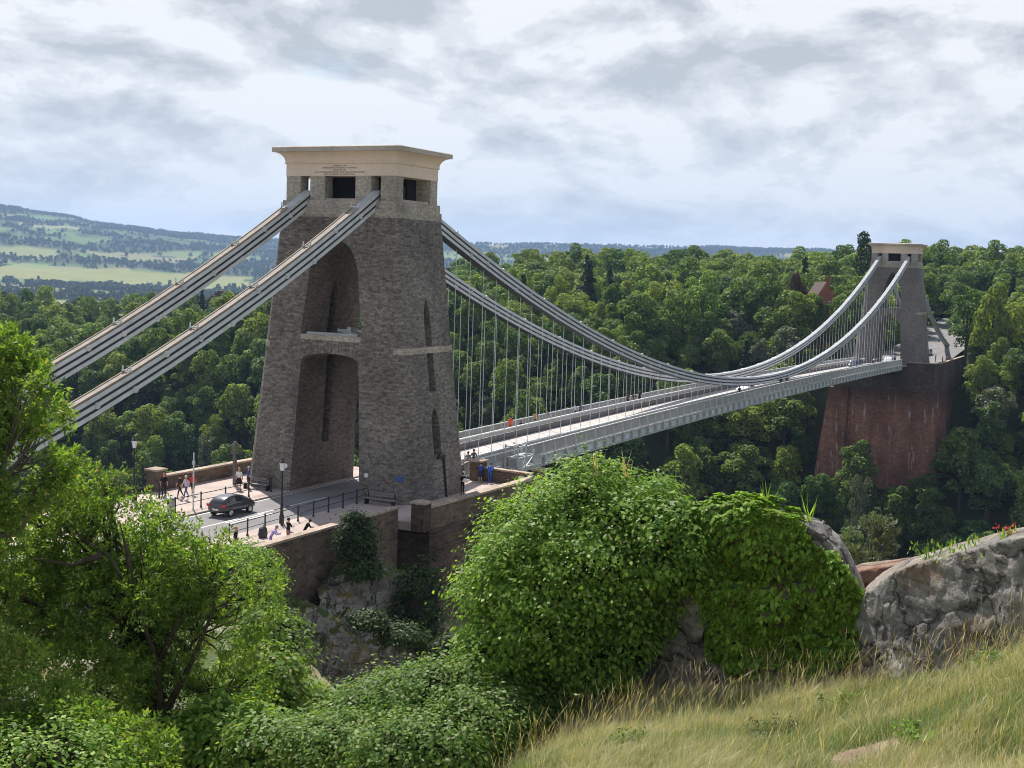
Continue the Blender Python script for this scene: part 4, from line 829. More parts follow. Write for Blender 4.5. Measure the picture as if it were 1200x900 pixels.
# --- the rest of the wood, and the far woods and hedges, each one mass
def instancer(name, label, P, S, Rz, V, meshes):
    me = bpy.data.meshes.new(name); me.vertices.add(len(P)); me.vertices.foreach_set('co', np.asarray(P, np.float32).ravel())
    for nm, arr, ty in (('scl', S, 'FLOAT'), ('rot', Rz, 'FLOAT'), ('var', V, 'INT')):
        at = me.attributes.new(nm, ty, 'POINT'); at.data.foreach_set('value', np.asarray(arr, np.int32 if ty == 'INT' else np.float32))
    o = link(name, me); g = bpy.data.node_groups.new(name, 'GeometryNodeTree'); g.interface.new_socket('Geometry', in_out='INPUT', socket_type='NodeSocketGeometry'); g.interface.new_socket('Geometry', in_out='OUTPUT', socket_type='NodeSocketGeometry')
    N = g.nodes.new; l = g.links.new; gi, go = N('NodeGroupInput'), N('NodeGroupOutput'); iop = N('GeometryNodeInstanceOnPoints'); join = N('GeometryNodeGeometryToInstance')
    for q in reversed(meshes):
        oi = N('GeometryNodeObjectInfo'); oi.inputs['Object'].default_value = q; oi.inputs['As Instance'].default_value = False; l(oi.outputs['Geometry'], join.inputs[0])
    def attr(nm, ty):
        a = N('GeometryNodeInputNamedAttribute'); a.data_type = ty; a.inputs['Name'].default_value = nm; return a.outputs['Attribute']
    l(gi.outputs[0], iop.inputs['Points']); l(join.outputs[0], iop.inputs['Instance']); iop.inputs['Pick Instance'].default_value = True; l(attr('var', 'INT'), iop.inputs['Instance Index'])
    cx = N('ShaderNodeCombineXYZ'); l(attr('rot', 'FLOAT'), cx.inputs[2]); l(cx.outputs[0], iop.inputs['Rotation']); l(attr('scl', 'FLOAT'), iop.inputs['Scale']); l(iop.outputs[0], go.inputs[0])
    md = o.modifiers.new('scatter', 'NODES'); md.node_group = g; return props(o, label, 'woodland', None, 'stuff')
def crown_obj(me): return next(o for o in COL.objects if o.data == me)
rest = ~isthing; nr = int(rest.sum()); srcs = [crown_obj(v[1]) for v in VAR]
instancer('woodland', 'continuous green wood on the plateau across the gorge', np.stack([FX[rest], FY[rest], FZ[rest]], 1), RNG.uniform(0.8, 1.25, nr), RNG.uniform(0, 6.28, nr), RNG.integers(0, len(VAR), nr), srcs)
US_ = RNG.uniform(size=(5200, 2)); ux, uy = 110 + 330 * US_[:, 0] ** 0.8, -120 + 420 * US_[:, 1]; uk = ~keepout(ux, uy) & (np.hypot(ux - HOUSE[0], uy - HOUSE[1]) > 8); ux, uy = ux[uk], uy[uk]; un = len(ux)
instancer('undergrowth', 'low bushy undergrowth filling the gaps between the trees across the gorge', np.stack([ux, uy, H(ux, uy) - 0.6], 1), RNG.uniform(0.30, 0.62, un), RNG.uniform(0, 6.28, un), RNG.integers(0, len(VAR), un), srcs)
FARV = []
for i in range(4):
    me = crown_mesh('crown', broad_lobes(5.5, 0.5, 11, 9), 420, 1.9, 'far_leaf', 80 + i); FARV.append(me)
def far_points():
    out_ = []
    for (r0, r1, n) in ((640, 1500, 5200), (1500, 3200, 9000), (3200, 7400, 15000)):
        D = np.sqrt(RNG.uniform(r0**2, r1**2, n * 3)); px = RNG.uniform(-80, 1300, n * 3); h = PSI - np.arctan((px - 600) / FPX); x = CAM[0] + D * np.cos(h); y = CAM[1] + D * np.sin(h)
        idd, edge = cells(x, y); wood = (fbm(x / 600, y / 600, o=4, s=71) > 0.515) | ((idd * 8).astype(int) == 3); f = in_field(x, y)
        k = (f < 0) & (wood | (edge < 0.055) | (RNG.uniform(size=x.shape) < 0.03)); i = np.where(k)[0][:n]; out_.append(np.stack([x[i], y[i], H(x[i], y[i]) - 0.5], 1))
    return np.concatenate(out_)
FP = far_points(); nf = len(FP)
proto = []
for me in FARV:   # one far tree of each shape stands in the wood itself
    p = FP[len(proto) * 7]; o = link('distant_tree', me, None, p); props(o, 'dark green tree among the hedges and woods of the far valley', 'tree', 'far valley trees'); proto.append(o)
dist = np.hypot(FP[:, 0] - CAM[0], FP[:, 1] - CAM[1])
instancer('distant_woodland', 'hazy dark hedgerows and woods across the far valley and hills', FP, RNG.uniform(0.6, 1.2, nf) * np.interp(dist, [700, 3000], [1.0, 1.25]), RNG.uniform(0, 6.28, nf), RNG.integers(0, 4, nf), proto)

# --- foreground trees: limbs, twigs and sprays of small leaflets
def sprays(tips, dirs, n_pair, length, leaf, mat, name, parent, spread=1.0):
    n = len(tips); ax = unit(dirs + RNG.normal(0, 0.45 * spread, (n, 3)) + np.array([0, 0, -0.15])); side = unit(np.cross(ax, rvec(n))); nor = np.cross(ax, side); nor *= np.sign(nor[:, 2:3] + 1e-6)
    Cs, Ns, Ts, Ls = [], [], [], []
    for j in range(n_pair):
        f = (j + 0.6) / n_pair
        for s in (-1, 1):
            t = unit(ax * 0.55 + side * s + RNG.normal(0, 0.2, (n, 3))); ll = leaf * RNG.uniform(0.7, 1.25, n); Cs.append(tips + ax * (length * f) + t * ll[:, None] * 0.5); Ts.append(t); Ns.append(nor + RNG.normal(0, 0.35, (n, 3))); Ls.append(ll)
    ll = leaf * RNG.uniform(0.8, 1.3, n); Cs.append(tips + ax * (length + 0.4 * leaf)); Ts.append(ax); Ns.append(nor + RNG.normal(0, 0.3, (n, 3))); Ls.append(ll)
    C, N, T, Ls = map(np.concatenate, (Cs, Ns, Ts, Ls)); V, F = leaf_quads(C, N, Ls, Ls * 0.42, T, 0.12); return link(name, mesh_np(name, V, F, mat), parent)
def foliage_tree(name, label, base, lobes, n_spray, trunk_r, leaf=0.13, mat='ash_leaf', bark='grey_bark', forks=None, ivy=True, length=0.3, twigs=150, cat='tree', limbs=None):
    base = np.array(base, float); root = thing(name, label, cat, base); lob = np.array(lobes, float)
    m = MB(); fork = np.array(forks if forks is not None else [0, 0, lob[:, 2].min() * 0.5]); m.tube([(0, 0, -1.0), tuple(fork * 0.5 + np.array([0.12, -0.08, 0])), tuple(fork)], [trunk_r * 1.3, trunk_r, trunk_r * 0.8], 9)
    tw = []
    for l in lob:
        c = l[:3]; mid = fork * 0.45 + c * 0.55 + RNG.normal(0, 0.25, 3) - np.array([0, 0, 0.25 * np.linalg.norm(c[:2] - fork[:2])]); m.tube([tuple(fork), tuple(mid), tuple(c)], [trunk_r * 0.62, trunk_r * 0.36, trunk_r * 0.17], 7)
        for k in range(max(4, int(twigs / len(lob)))):
            d = unit(RNG.normal(size=3) + np.array([0, 0, 0.35])); e = c + d * np.array([l[3], l[3], l[4]]) * RNG.uniform(0.6, 1.02); s0 = mid + (c - mid) * RNG.uniform(0.2, 1.0); h = (s0 + e) / 2 + RNG.normal(0, 0.12, 3) - np.array([0, 0, 0.08]); m.tube([tuple(s0), tuple(h), tuple(e)], [trunk_r * 0.15, 0.022, 0.008], 5); tw.append((e, unit(e - h)))
    for lp in (limbs or ()):
        Q = [at_d(*q) - base for q in lp]; m.tube([tuple(q) for q in Q], [trunk_r * f for f in np.linspace(0.40, 0.06, len(Q))], 7)
    m.build('trunk', bark, root, smooth=True)
    a = lob[:, 3] ** 2; idx = RNG.choice(len(lob), n_spray, p=a / a.sum()); d = sphere_pts(n_spray); q = lob[idx]; rr = np.stack([q[:, 3], q[:, 3], q[:, 4]], 1)
    # sprays gather in tufts, leaving gaps in between
    r = 1 - np.abs(RNG.normal(0, 0.28, (n_spray, 1))); C = q[:, :3] + d * rr * r * lumpy(d * 1.0 + q[:, :3], 0.28, 2.2, 11)[:, None]
    g = fbm(C[:, 0] * 1.25 + base[0], C[:, 1] * 1.25 + base[1], C[:, 2] * 1.25, o=3, s=77); keep = g > np.quantile(g, 0.42); C, d = C[keep], d[keep]
    sprays(C, unit(d + np.array([0, 0, 0.5])), 4, length, leaf, mat, 'crown', root)
    if ivy:
        k = 2600; t = RNG.uniform(0, 1, k); P = fork[None] * t[:, None]; aa = RNG.uniform(0, 6.28, k); rad = trunk_r * 1.3 + np.abs(RNG.normal(0, 0.22, k)); P = P + np.stack([np.cos(aa) * rad, np.sin(aa) * rad, np.zeros(k)], 1)
        V, F = leaf_quads(P, np.stack([np.cos(aa), np.sin(aa), np.full(k, 0.3)], 1) + rvec(k) * 0.5, 0.13, 0.11); link('ivy', mesh_np('ivy', V, F, 'ivy_leaf'), root)
    return root
def lobe_at(px, py, D, r, rz, base): p = at_d(px, py, D) - np.array(base); return (p[0], p[1], p[2], r, rz)
b1 = at_d(195, 895, 34); b1[2] = ground_z(b1[0], b1[1])
L1 = [lobe_at(*q, b1) for q in [(60, 645, 35, 1.7, 1.3), (125, 625, 34, 1.5, 1.2), (190, 668, 33.5, 1.4, 1.2), (252, 672, 33, 0.9, 1.1), (88, 585, 34, 0.9, 0.75), (35, 600, 34.5, 1.0, 0.8), (125, 570, 34, 0.6, 0.5), (45, 730, 34, 1.7, 1.3), (140, 720, 33, 1.6, 1.3), (235, 735, 33.5, 1.4, 1.3), (90, 810, 32, 1.7, 1.3), (290, 700, 34.5, 0.8, 1.1), (180, 800, 34.5, 1.5, 1.2), (265, 810, 34, 1.1, 1.1), (0, 680, 34, 1.5, 1.4), (165, 680, 35.5, 1.5, 1.2)]]
foliage_tree('ash_tree', 'big leafy ash with dark ivy-clad trunk and bare limbs showing, before the approach road', b1, L1, 12500, 0.24, forks=at_d(160, 700, 34) - b1 + np.array([0, 0, -0.4]), twigs=230, bark='bark', limbs=[[(192, 880, 32.7), (184, 775, 32.6), (156, 700, 32.5), (128, 652, 32.6), (100, 632, 32.9)], [(156, 702, 32.5), (150, 650, 32.6), (140, 612, 32.9)], [(196, 830, 32.6), (228, 768, 32.5), (250, 715, 32.5), (254, 668, 32.8)], [(187, 775, 32.6), (210, 725, 32.5), (222, 680, 32.7)], [(120, 650, 32.6), (85, 662, 32.6), (40, 655, 32.9)]])
b2 = at_d(-60, 900, 31); b2[2] = ground_z(b2[0], b2[1])
L2 = [lobe_at(*q, b2) for q in [(-30, 450, 31, 0.9, 0.8), (25, 462, 30.5, 0.7, 0.6), (-60, 540, 31, 1.2, 1.1), (30, 530, 31, 0.75, 0.6), (-10, 505, 31.5, 0.8, 0.7), (45, 575, 31, 0.7, 0.6), (-20, 610, 31, 1.1, 0.9), (-110, 470, 31, 1.2, 1.0), (48, 495, 31.5, 0.55, 0.4), (-5, 412, 31, 0.55, 0.5), (60, 545, 30.5, 0.5, 0.4), (10, 580, 30.5, 0.8, 0.7), (30, 425, 31, 0.35, 0.3)]]
foliage_tree('ash_tree', 'bright yellow-green tree cut by the edge of the view, hiding the backstay ends', b2, L2, 6000, 0.2, forks=at_d(-50, 640, 31) - b2, twigs=110)
b3 = at_d(60, 1010, 26); b3[2] = ground_z(b3[0], b3[1])
L3 = [lobe_at(*q, b3) for q in [(20, 850, 27, 1.3, 0.9), (80, 880, 26.5, 1.1, 0.8), (-30, 800, 27, 1.2, 0.9), (150, 890, 27, 0.9, 0.7)]]
foliage_tree('ash_tree', 'low dense tree filling the bottom corner below the big ash', b3, L3, 4200, 0.16, ivy=False, twigs=60)

def mound(name, label, c, rx, ry, rz, n, leaf, mat, seed, lump=0.22, freq=2.2, layer=0.12, cat='bush', rot=0.0, power=2.4, core=True, droop=0.25, w=0.62, cut=None):
    """a leafy mound: many overlapping leaves in bumpy layers over a solid core coloured dark as inner shade"""
    c = np.array(c, float); root = thing(name, label, cat, (c[0], c[1], c[2] - rz))
    def surf(d):
        k = (np.abs(d[:, 0]) ** power + np.abs(d[:, 1]) ** power + np.abs(d[:, 2]) ** power) ** (-1 / power); p = d * k[:, None] * np.array([rx, ry, rz]); q = p / max(rx, ry) * 1.6
        return p * lumpy(q + seed, lump, freq, seed)[:, None] * (1 + 0.10 * (fbm(p[:, 0] * 2.8 + seed, p[:, 1] * 2.8, p[:, 2] * 2.8, o=3, s=seed + 5) - 0.5) * 2)[:, None]
    R_ = np.array([[math.cos(rot), -math.sin(rot), 0], [math.sin(rot), math.cos(rot), 0], [0, 0, 1]]); off = np.array([0, 0, rz])
    nc = max(60, n // 40); dc = sphere_pts(nc); dc = dc[dc[:, 2] > -0.75]; nc = len(dc); Pc = surf(dc); ncn = unit(dc / np.array([rx, ry, rz])); big = max(rx, rz)
    Pc = Pc + ncn * (RNG.normal(0.02, 0.105, (nc, 1)) * big * 0.75); Pc[:, 2] *= 1.0; cs = RNG.uniform(0.6, 1.4, nc) * layer * 1.15; ci = RNG.integers(0, nc, int(n * 0.80))
    o3 = RNG.normal(0, 1, (len(ci), 3)) * cs[ci][:, None]; o3[:, 2] *= 0.55; P1 = Pc[ci] + o3; n1 = unit(ncn[ci] + o3 * 2.2)
    d = sphere_pts(int(n * 0.20)); d = d[d[:, 2] > -0.75]; P2 = surf(d); n2 = unit(d / np.array([rx, ry, rz])); P2 = P2 - n2 * np.abs(RNG.normal(0.16, layer, (len(P2), 1)))
    ns = max(8, n // 260); ds = sphere_pts(ns); ds = ds[ds[:, 2] > -0.3]; Ps = surf(ds); nn = unit(ds / np.array([rx, ry, rz])); k_ = 16; tt = np.linspace(0.1, 1, k_)[None, :, None]; ln_ = RNG.uniform(0.15, 0.55, (len(Ps), 1, 1)) * min(1.0, big / 1.6)
    sd = unit(nn + rvec(len(ns_ := Ps)) * 0.6 + np.array([0, 0, 0.5])); P3 = (Ps[:, None] + sd[:, None] * tt * ln_ - np.array([0, 0, 1.0]) * (tt ** 2) * ln_ * 0.7 + RNG.normal(0, 0.03, (len(Ps), k_, 3))).reshape(-1, 3); n3_ = np.repeat(sd, k_, 0)
    P = np.concatenate([P1, P2, P3]); nrm = np.concatenate([n1, n2, n3_])
    if cut is not None: kk = cut(P, rx, rz); P, nrm = P[kk], nrm[kk]
    N = unit(nrm * 0.75 + rvec(len(P)) * 0.6 + np.array([0, 0, 0.75])); T = rvec(len(P)) * 0.7 + nrm * 0.6 + np.array([0, 0, -droop * 2]); s = leaf * RNG.uniform(0.4, 1.55, len(P)) ** 1.1
    V, F = leaf_quads(P @ R_.T + off, N @ R_.T, s, s * w, T @ R_.T, 0.15); link('foliage', mesh_np('foliage', V, F, mat), root)
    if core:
        V, F = ico(1.0, 4); V = surf(unit(V)) * 0.78; link('shade_core', mesh_np('shade_core', V @ R_.T + off, F, 'core_dark', smooth=True), root)  # solid dark core: shade in the leaf hollows put into its colour
    return root
CDIR = PSI - math.pi / 2
def m_at(px, py, D): return at_d(px, py, D)
mound('clematis_bush', 'huge leafy climber mound smothering a rock, largest bush in the middle', m_at(686, 694, 29.6), 2.22, 2.0, 2.42, 84000, 0.096, 'bush_leaf', 3, 0.42, 1.35, 0.17, rot=CDIR, cut=lambda P, a, b: ~((P[:, 0] > 0.55 * a) & (P[:, 2] < -0.15 * b - (0.95 * a - P[:, 0]) * 0.9)))
mound('clematis_bush', 'leafy shoulder of climber hanging between the huge mound and the creeper crag', m_at(782, 645, 28.5), 0.85, 0.9, 1.0, 11000, 0.115, 'bush_leaf', 8, 0.28, 2.0, 0.17, rot=CDIR)
mound('clematis_bush', 'leafy shoulder of climber sloping down from the huge mound to the brambles', m_at(588, 785, 28.6), 0.85, 1.0, 0.9, 14000, 0.11, 'bush_leaf', 5, 0.25, 2.4, 0.14, rot=CDIR)
for i, (px, py, D, rx, ry, rz, lab) in enumerate([(520, 820, 27.5, 1.25, 1.0, 0.75, 'pale-flowered bramble bank below the rocky gully'), (455, 835, 29.5, 1.1, 1.0, 0.7, 'bramble clump at the lower edge of the gully, left of the bramble bank'), (500, 880, 25.5, 1.2, 0.9, 0.6, 'yellow-green bramble patch at the bottom edge beside the dry grass'), (575, 850, 26.5, 0.9, 0.9, 0.65, 'bramble patch between the climber mound and the dry grass'), (400, 880, 27.5, 1.1, 0.9, 0.65, 'silvery-green bramble at the bottom edge below the young ash'), (620, 842, 27.8, 0.8, 0.6, 0.45, 'dark weedy bramble in the shade of the huge mound')]):
    mound('bramble_bush', lab, m_at(px, py, D), rx, ry, rz, 16000, 0.086, 'bramble_leaf', 10 + i, 0.30, 2.6, 0.16, rot=CDIR, power=2.0)
for i, (px, py, D, rx, ry, rz, mat, lab) in enumerate([(312, 775, 46, 1.4, 1.4, 1.8, 'ash_leaf', 'bright green bush on the bank left of the rocky gully'), (278, 700, 58, 1.7, 1.6, 1.9, 'bush_leaf', 'rounded green bush below the parapet corner'), (362, 862, 38, 1.2, 1.2, 1.3, 'ash_leaf', 'yellowish bush with a pale sapling in front of the gully'), (300, 840, 36, 1.3, 1.2, 1.7, 'ash_leaf', 'leafy bush at the right foot of the big ash'), (285, 668, 74, 1.9, 1.6, 1.3, 'bush_leaf', 'bright green bush spilling over the start of the stone parapet'), (265, 880, 31, 1.2, 1.0, 1.2, 'bush_leaf', 'dark green bush at the bottom edge under the big ash'), (325, 890, 29, 0.9, 0.8, 0.9, 'bramble_leaf', 'silvery bush at the bottom edge, between the ash and the brambles')]):
    mound('hillside_bush', lab, m_at(px, py, D), rx, ry, rz, 9000, 0.15, mat, 30 + i, 0.32, 2.3, 0.2, rot=CDIR, power=2.1)
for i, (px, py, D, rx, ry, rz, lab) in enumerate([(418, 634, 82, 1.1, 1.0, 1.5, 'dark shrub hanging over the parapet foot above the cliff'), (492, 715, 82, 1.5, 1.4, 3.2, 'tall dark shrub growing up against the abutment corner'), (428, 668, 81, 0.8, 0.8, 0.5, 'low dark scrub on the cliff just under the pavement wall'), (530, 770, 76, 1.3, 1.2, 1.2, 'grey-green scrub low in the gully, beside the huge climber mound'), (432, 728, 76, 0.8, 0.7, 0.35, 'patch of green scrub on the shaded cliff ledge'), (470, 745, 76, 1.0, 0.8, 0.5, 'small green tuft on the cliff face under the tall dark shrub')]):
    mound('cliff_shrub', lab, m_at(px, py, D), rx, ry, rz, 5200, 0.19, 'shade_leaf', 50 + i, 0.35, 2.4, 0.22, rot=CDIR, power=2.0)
mound('hillside_bush', 'dark leafy bush in the bottom corner under the low dense tree', m_at(40, 910, 25), 1.5, 1.2, 0.8, 13000, 0.10, 'bush_leaf', 95, 0.3, 2.0, 0.2, rot=CDIR, power=2.0)
for i, (px, py, D, r) in enumerate([(-90, 780, 42, 2.2), (-170, 700, 52, 2.6), (-260, 760, 44, 2.4), (-120, 660, 60, 2.2)]): mound('hillside_bush', 'leafy bush on the hillside beyond the bright tree at the photo edge', m_at(px, py, D), r, r * 0.9, r * 0.8, 7000, 0.17, 'bush_leaf', 120 + i, 0.32, 2.0, 0.22, rot=CDIR, power=2.0)['group'] = 'bushes beyond the bright tree'
# young bright ash beside the gully
b4 = at_d(330, 880, 36); b4[2] = ground_z(b4[0], b4[1])
foliage_tree('ash_sapling', 'slim yellow-green ash sapling in front of the gully', b4, [lobe_at(*q, b4) for q in [(322, 830, 36, 0.7, 0.8), (330, 790, 36, 0.4, 0.5), (305, 850, 36, 0.6, 0.6)]], 900, 0.06, 0.15, ivy=False, twigs=30)
b5 = at_d(1022, 672, 36)
foliage_tree('sapling', 'small pale green sapling behind the notch in the rocks', b5, [lobe_at(*q, b5) for q in [(1020, 640, 36, 0.62, 0.6), (1030, 622, 36, 0.4, 0.38), (1008, 655, 36, 0.45, 0.35)]], 700, 0.05, 0.10, 'pale_leaf', ivy=False, twigs=30, length=0.2)

# --- rocks of the hilltop, standing in the grass
def crag(name, label, cols, depth, mat, seed, disp=0.35, nth=260, foot=0.8, lean=0.25, block=1.0):
    """cols: (px, front distance, y of the front edge, y of the back edge)"""
    cols = np.array(cols, float); px = np.linspace(cols[0, 0], cols[-1, 0], nth); Df = np.interp(px, cols[:, 0], cols[:, 1]); ye = np.interp(px, cols[:, 0], cols[:, 2]); yb = np.interp(px, cols[:, 0], cols[:, 3])
    rows = []
    for t in np.linspace(0, 1, 84):
        rows.append(t)
    V = np.zeros((len(rows), nth, 3))
    for j in range(nth):
        e = at_d(px[j], ye[j], Df[j] + lean); bk = at_d(px[j], yb[j], Df[j] + depth); f0 = at_d(px[j], 500, Df[j]); gz = ground_z(f0[0], f0[1]) - foot
        foot_p = np.array([f0[0], f0[1], gz]); far = at_d(px[j], 500, Df[j] + depth + 1.6); tail = np.array([far[0], far[1], bk[2] - 7.0]); path = [foot_p, foot_p * 0.5 + e * 0.5 - np.array([Fh[0], Fh[1], 0]) * 0.15, e, bk, tail]; pt = [0, 0.30, 0.62, 0.82, 1.0]
        for i, t in enumerate(rows):
            k = min(np.searchsorted(pt, t, side='right') - 1, 3); f = (t - pt[k]) / (pt[k + 1] - pt[k]); V[i, j] = path[k] * (1 - f) + path[k + 1] * f
    P = V.reshape(-1, 3); n1 = fbm(P[:, 0] * 0.9, P[:, 1] * 0.9, P[:, 2] * 1.3, o=5, s=seed) - 0.5; n2 = fbm(P[:, 0] * 0.9 + 40, P[:, 1] * 0.9, P[:, 2] * 1.3, o=5, s=seed + 9) - 0.5
    # blocky joints: terraced noise
    st = np.round(n1 * 7) / 7; st2 = np.round(n2 * 6) / 6; row = np.repeat(np.array(rows), nth); amp = np.interp(row, [0, 0.15, 0.55, 0.66, 0.8, 1], [1, 1, 0.6, 0.35, 0.35, 1.2])
    P = P - np.outer(disp * 2.0 * amp * (0.6 * n1 + 0.6 * st), np.array([Fh[0], Fh[1], 0])) + np.outer(disp * 1.1 * amp * (0.5 * n2 + 0.6 * st2), np.array([Rh[0], Rh[1], 0])) + np.outer(disp * 0.8 * amp * (n2 + 0.3 * st), np.array([0, 0, 1]))
    lay = np.floor(P[:, 2] * 1.9 + (P @ np.array([Rh[0], Rh[1], 0])) * 0.10 + n1 * 3.2).astype(int); al = P @ np.array([Rh[0], Rh[1], 0]); jn = np.floor(al * 0.95 + 0.37 * lay + n2 * 1.2).astype(int); zz = np.zeros_like(lay)
    blk = _h(lay, zz, zz, seed) * 0.55 + _h(lay, jn, zz, seed + 1) * 0.45 - 0.5; P = P - np.outer(block * blk * disp * 0.9 * amp, np.array([Fh[0], Fh[1], 0])) + np.outer(block * blk * disp * 0.30 * amp, np.array([0, 0, 1]))
    n, m = len(rows), nth; i, j = np.meshgrid(np.arange(n - 1), np.arange(m - 1), indexing='ij'); F = np.stack([i * m + j, i * m + j + 1, (i + 1) * m + j + 1, (i + 1) * m + j], -1).reshape(-1, 4)
    cap = [np.array([[k * m for k in range(n)][::-1]]), np.array([[k * m + m - 1 for k in range(n)]])]
    me = mesh_np(name, P, [F] + cap, mat); return props(link(name, me), label, 'rock'), P.reshape(n, m, 3)
r1, G1 = crag('rock_outcrop', 'grey limestone crag half hidden under the glossy creeper', [(735, 29.0, 640, 640), (790, 28.4, 612, 600), (830, 28.0, 600, 590), (870, 27.8, 592, 585), (905, 27.6, 600, 592), (935, 27.6, 612, 600), (965, 27.5, 630, 612), (985, 27.4, 652, 628), (1000, 27.4, 680, 655), (1014, 27.4, 706, 690)], 1.3, 'limestone', 5, 0.44)
r2, G2 = crag('rock_outcrop', 'long pale-topped limestone wall of rock beside the reddish notch, with plants on top', [(1003, 27.2, 716, 704), (1018, 26.9, 694, 686), (1034, 26.6, 680, 671), (1050, 26.3, 670, 662), (1072, 26.0, 661, 652), (1095, 25.7, 656, 646), (1120, 25.3, 649, 638), (1150, 24.8, 642, 631), (1190, 24.2, 630, 620), (1240, 23.8, 620, 610), (1330, 23.2, 608, 598), (1500, 22.4, 604, 594), (1640, 21.8, 612, 602)], 1.9, 'limestone', 15, 0.36, 480)
crag('cliff', 'shaded rocky cliff with scrub below the dark abutment corner', [(372, 76.5, 700, 690), (400, 78, 672, 652), (440, 78.5, 668, 652), (480, 79, 695, 676), (520, 79, 738, 722), (556, 79.5, 775, 762)], 5.5, 'cliff_rock', 45, 1.25, 240, 2.5, 4.0, 0.25)
crag('cliff_spur', 'sunlit rocky spur with dry grass running down beside the gully', [(338, 77.0, 702, 694), (362, 76.5, 712, 704), (400, 76, 736, 727), (440, 75.5, 778, 768), (470, 75.5, 808, 800)], 2.6, 'cliff_rock', 55, 0.95, 200, 3.0, 2.0, 0.25)
r3, G3 = crag('rock_outcrop', 'rusty red rock showing in the notch between the two crags', [(985, 29.6, 676, 668), (1010, 29.5, 669, 660), (1060, 29.3, 660, 653), (1100, 29.0, 656, 648)], 1.2, 'red_rock', 25, 0.30, 80)
# creeper over the crag
def inside(poly, x, y):
    r = np.zeros(len(x), bool); n = len(poly)
    for a in range(n):
        (x0, y0), (x1, y1) = poly[a], poly[(a + 1) % n]; c = ((y0 > y) != (y1 > y)) & (x < (x1 - x0) * (y - y0) / (y1 - y0 + 1e-12) + x0); r ^= c
    return r
def creeper():
    n, m, _ = G1.shape; k = 62000; fi, fj = RNG.uniform(4, 66, k), RNG.uniform(0, m - 1.01, k); i, j = fi.astype(int), fj.astype(int); a, b = (fi - i)[:, None], (fj - j)[:, None]
    P = G1[i, j] * (1 - a) * (1 - b) + G1[i + 1, j] * a * (1 - b) + G1[i, j + 1] * (1 - a) * b + G1[i + 1, j + 1] * a * b; N = np.cross(G1[i, j + 1] - G1[i, j], G1[i + 1, j] - G1[i, j]); N = unit(N); N *= np.sign((N @ -Fh) + 0.4 * N[:, 2])[:, None]
    lump = fbm(P[:, 0] * 2.6, P[:, 1] * 2.6, P[:, 2] * 2.6, o=3, s=91); P = P + N * (0.04 + 0.55 * np.clip(lump - 0.32, 0, 1) * 1.7 * RNG.uniform(0.5, 1, k))[:, None]
    px, py, _ = proj(P); poly = [(800, 604), (832, 586), (868, 578), (902, 588), (930, 600), (945, 628), (962, 640), (985, 652), (1002, 676), (1016, 712), (1022, 745), (1012, 768), (985, 778), (955, 800), (905, 812), (862, 806), (838, 770), (822, 720), (812, 690), (806, 650)]
    bx, by = px + (fbm(P[:, 0] * 3, P[:, 1] * 3, P[:, 2] * 3, o=2, s=4) - 0.5) * 36, py + (fbm(P[:, 0] * 3, P[:, 1] * 3, P[:, 2] * 3, o=2, s=6) - 0.5) * 36
    thin = np.hypot((px - 928) / 26, (py - 690) / 34) < 1; ok = inside(poly, bx, by) & ~(thin & (RNG.uniform(size=k) < 0.8)); P, N = P[ok], N[ok]
    ln = 0.155 * RNG.uniform(0.6, 1.3, len(P)); V, F = leaf_quads(P, unit(N * 0.55 + rvec(len(P)) * 0.5 + np.array([0, 0, 0.85])), ln, ln * 0.5, rvec(len(P)) * 0.6 + N * 0.8 + np.array([0, 0, -0.6]), 0.2)
    o = link('creeper', mesh_np('creeper', V, F, 'creeper_leaf')); return props(o, 'vivid green glossy creeper covering the grey crag', 'creeper')
creeper()
def rock_lump(label, p, r, seed, mat='limestone', name='stone', flat=0.35):
    V, F = ico(1.0, 3); V = V * lumpy(V, 0.35, 1.6, seed)[:, None] * np.array([r, r * 0.8, r * flat]); o = link(name, mesh_np(name, V, F, mat), None, p); return props(o, label, 'rock')
p = at_d(1018, 886, 18.4); rock_lump('flat pale stone lying in the bare patch of the grass', (p[0], p[1], ground_z(p[0], p[1]) + 0.02), 0.32, 3, flat=0.25)
p = at_d(1000, 893, 18.1); rock_lump('smaller reddish stone beside the flat pale stone in the grass', (p[0], p[1], ground_z(p[0], p[1]) + 0.0), 0.2, 4, 'red_rock', flat=0.3)
# plants on the rock top
def tuft(name, label, p, n, h, spread, mat, w=0.012, cat='plant', flower=None):
    root = thing(name, label, cat, p); b = RNG.normal(0, spread * 0.4, (n, 3)); b[:, 2] = 0; lean = RNG.normal(0, 0.28, (n, 3)); lean[:, 2] = 1; t = b + unit(lean) * (h * RNG.uniform(0.5, 1.1, n))[:, None]; s = rvec(n); s[:, 2] = 0; s = unit(s) * w
    V = np.stack([b - s, b + s, t * 0.6 + b * 0.4 + s * 0.8, t, t * 0.6 + b * 0.4 - s * 0.8], 1).reshape(-1, 3); F = np.arange(5 * n).reshape(n, 5); link('foliage', mesh_np('foliage', V, F, mat), root)
    if flower:
        k = n * 2; P = t[RNG.integers(0, n, k)] + RNG.normal(0, 0.035, (k, 3)); V, F = leaf_quads(P, rvec(k), 0.05, 0.04); link('blossom', mesh_np('blossom', V, F, flower), root)
    return root
def on_top(px, D, dz=0.0):
    j = int(np.clip((px - 1003) / (1640 - 1003) * (G2.shape[1] - 1), 0, G2.shape[1] - 1)); q = G2[58, j]; return (q[0], q[1], q[2] + dz)
tuft('valerian_plant', 'red-flowered valerian on top of the pale rock wall', on_top(1182, 25, -0.05), 26, 0.26, 0.18, 'bush_leaf', 0.014, flower='flower_red')
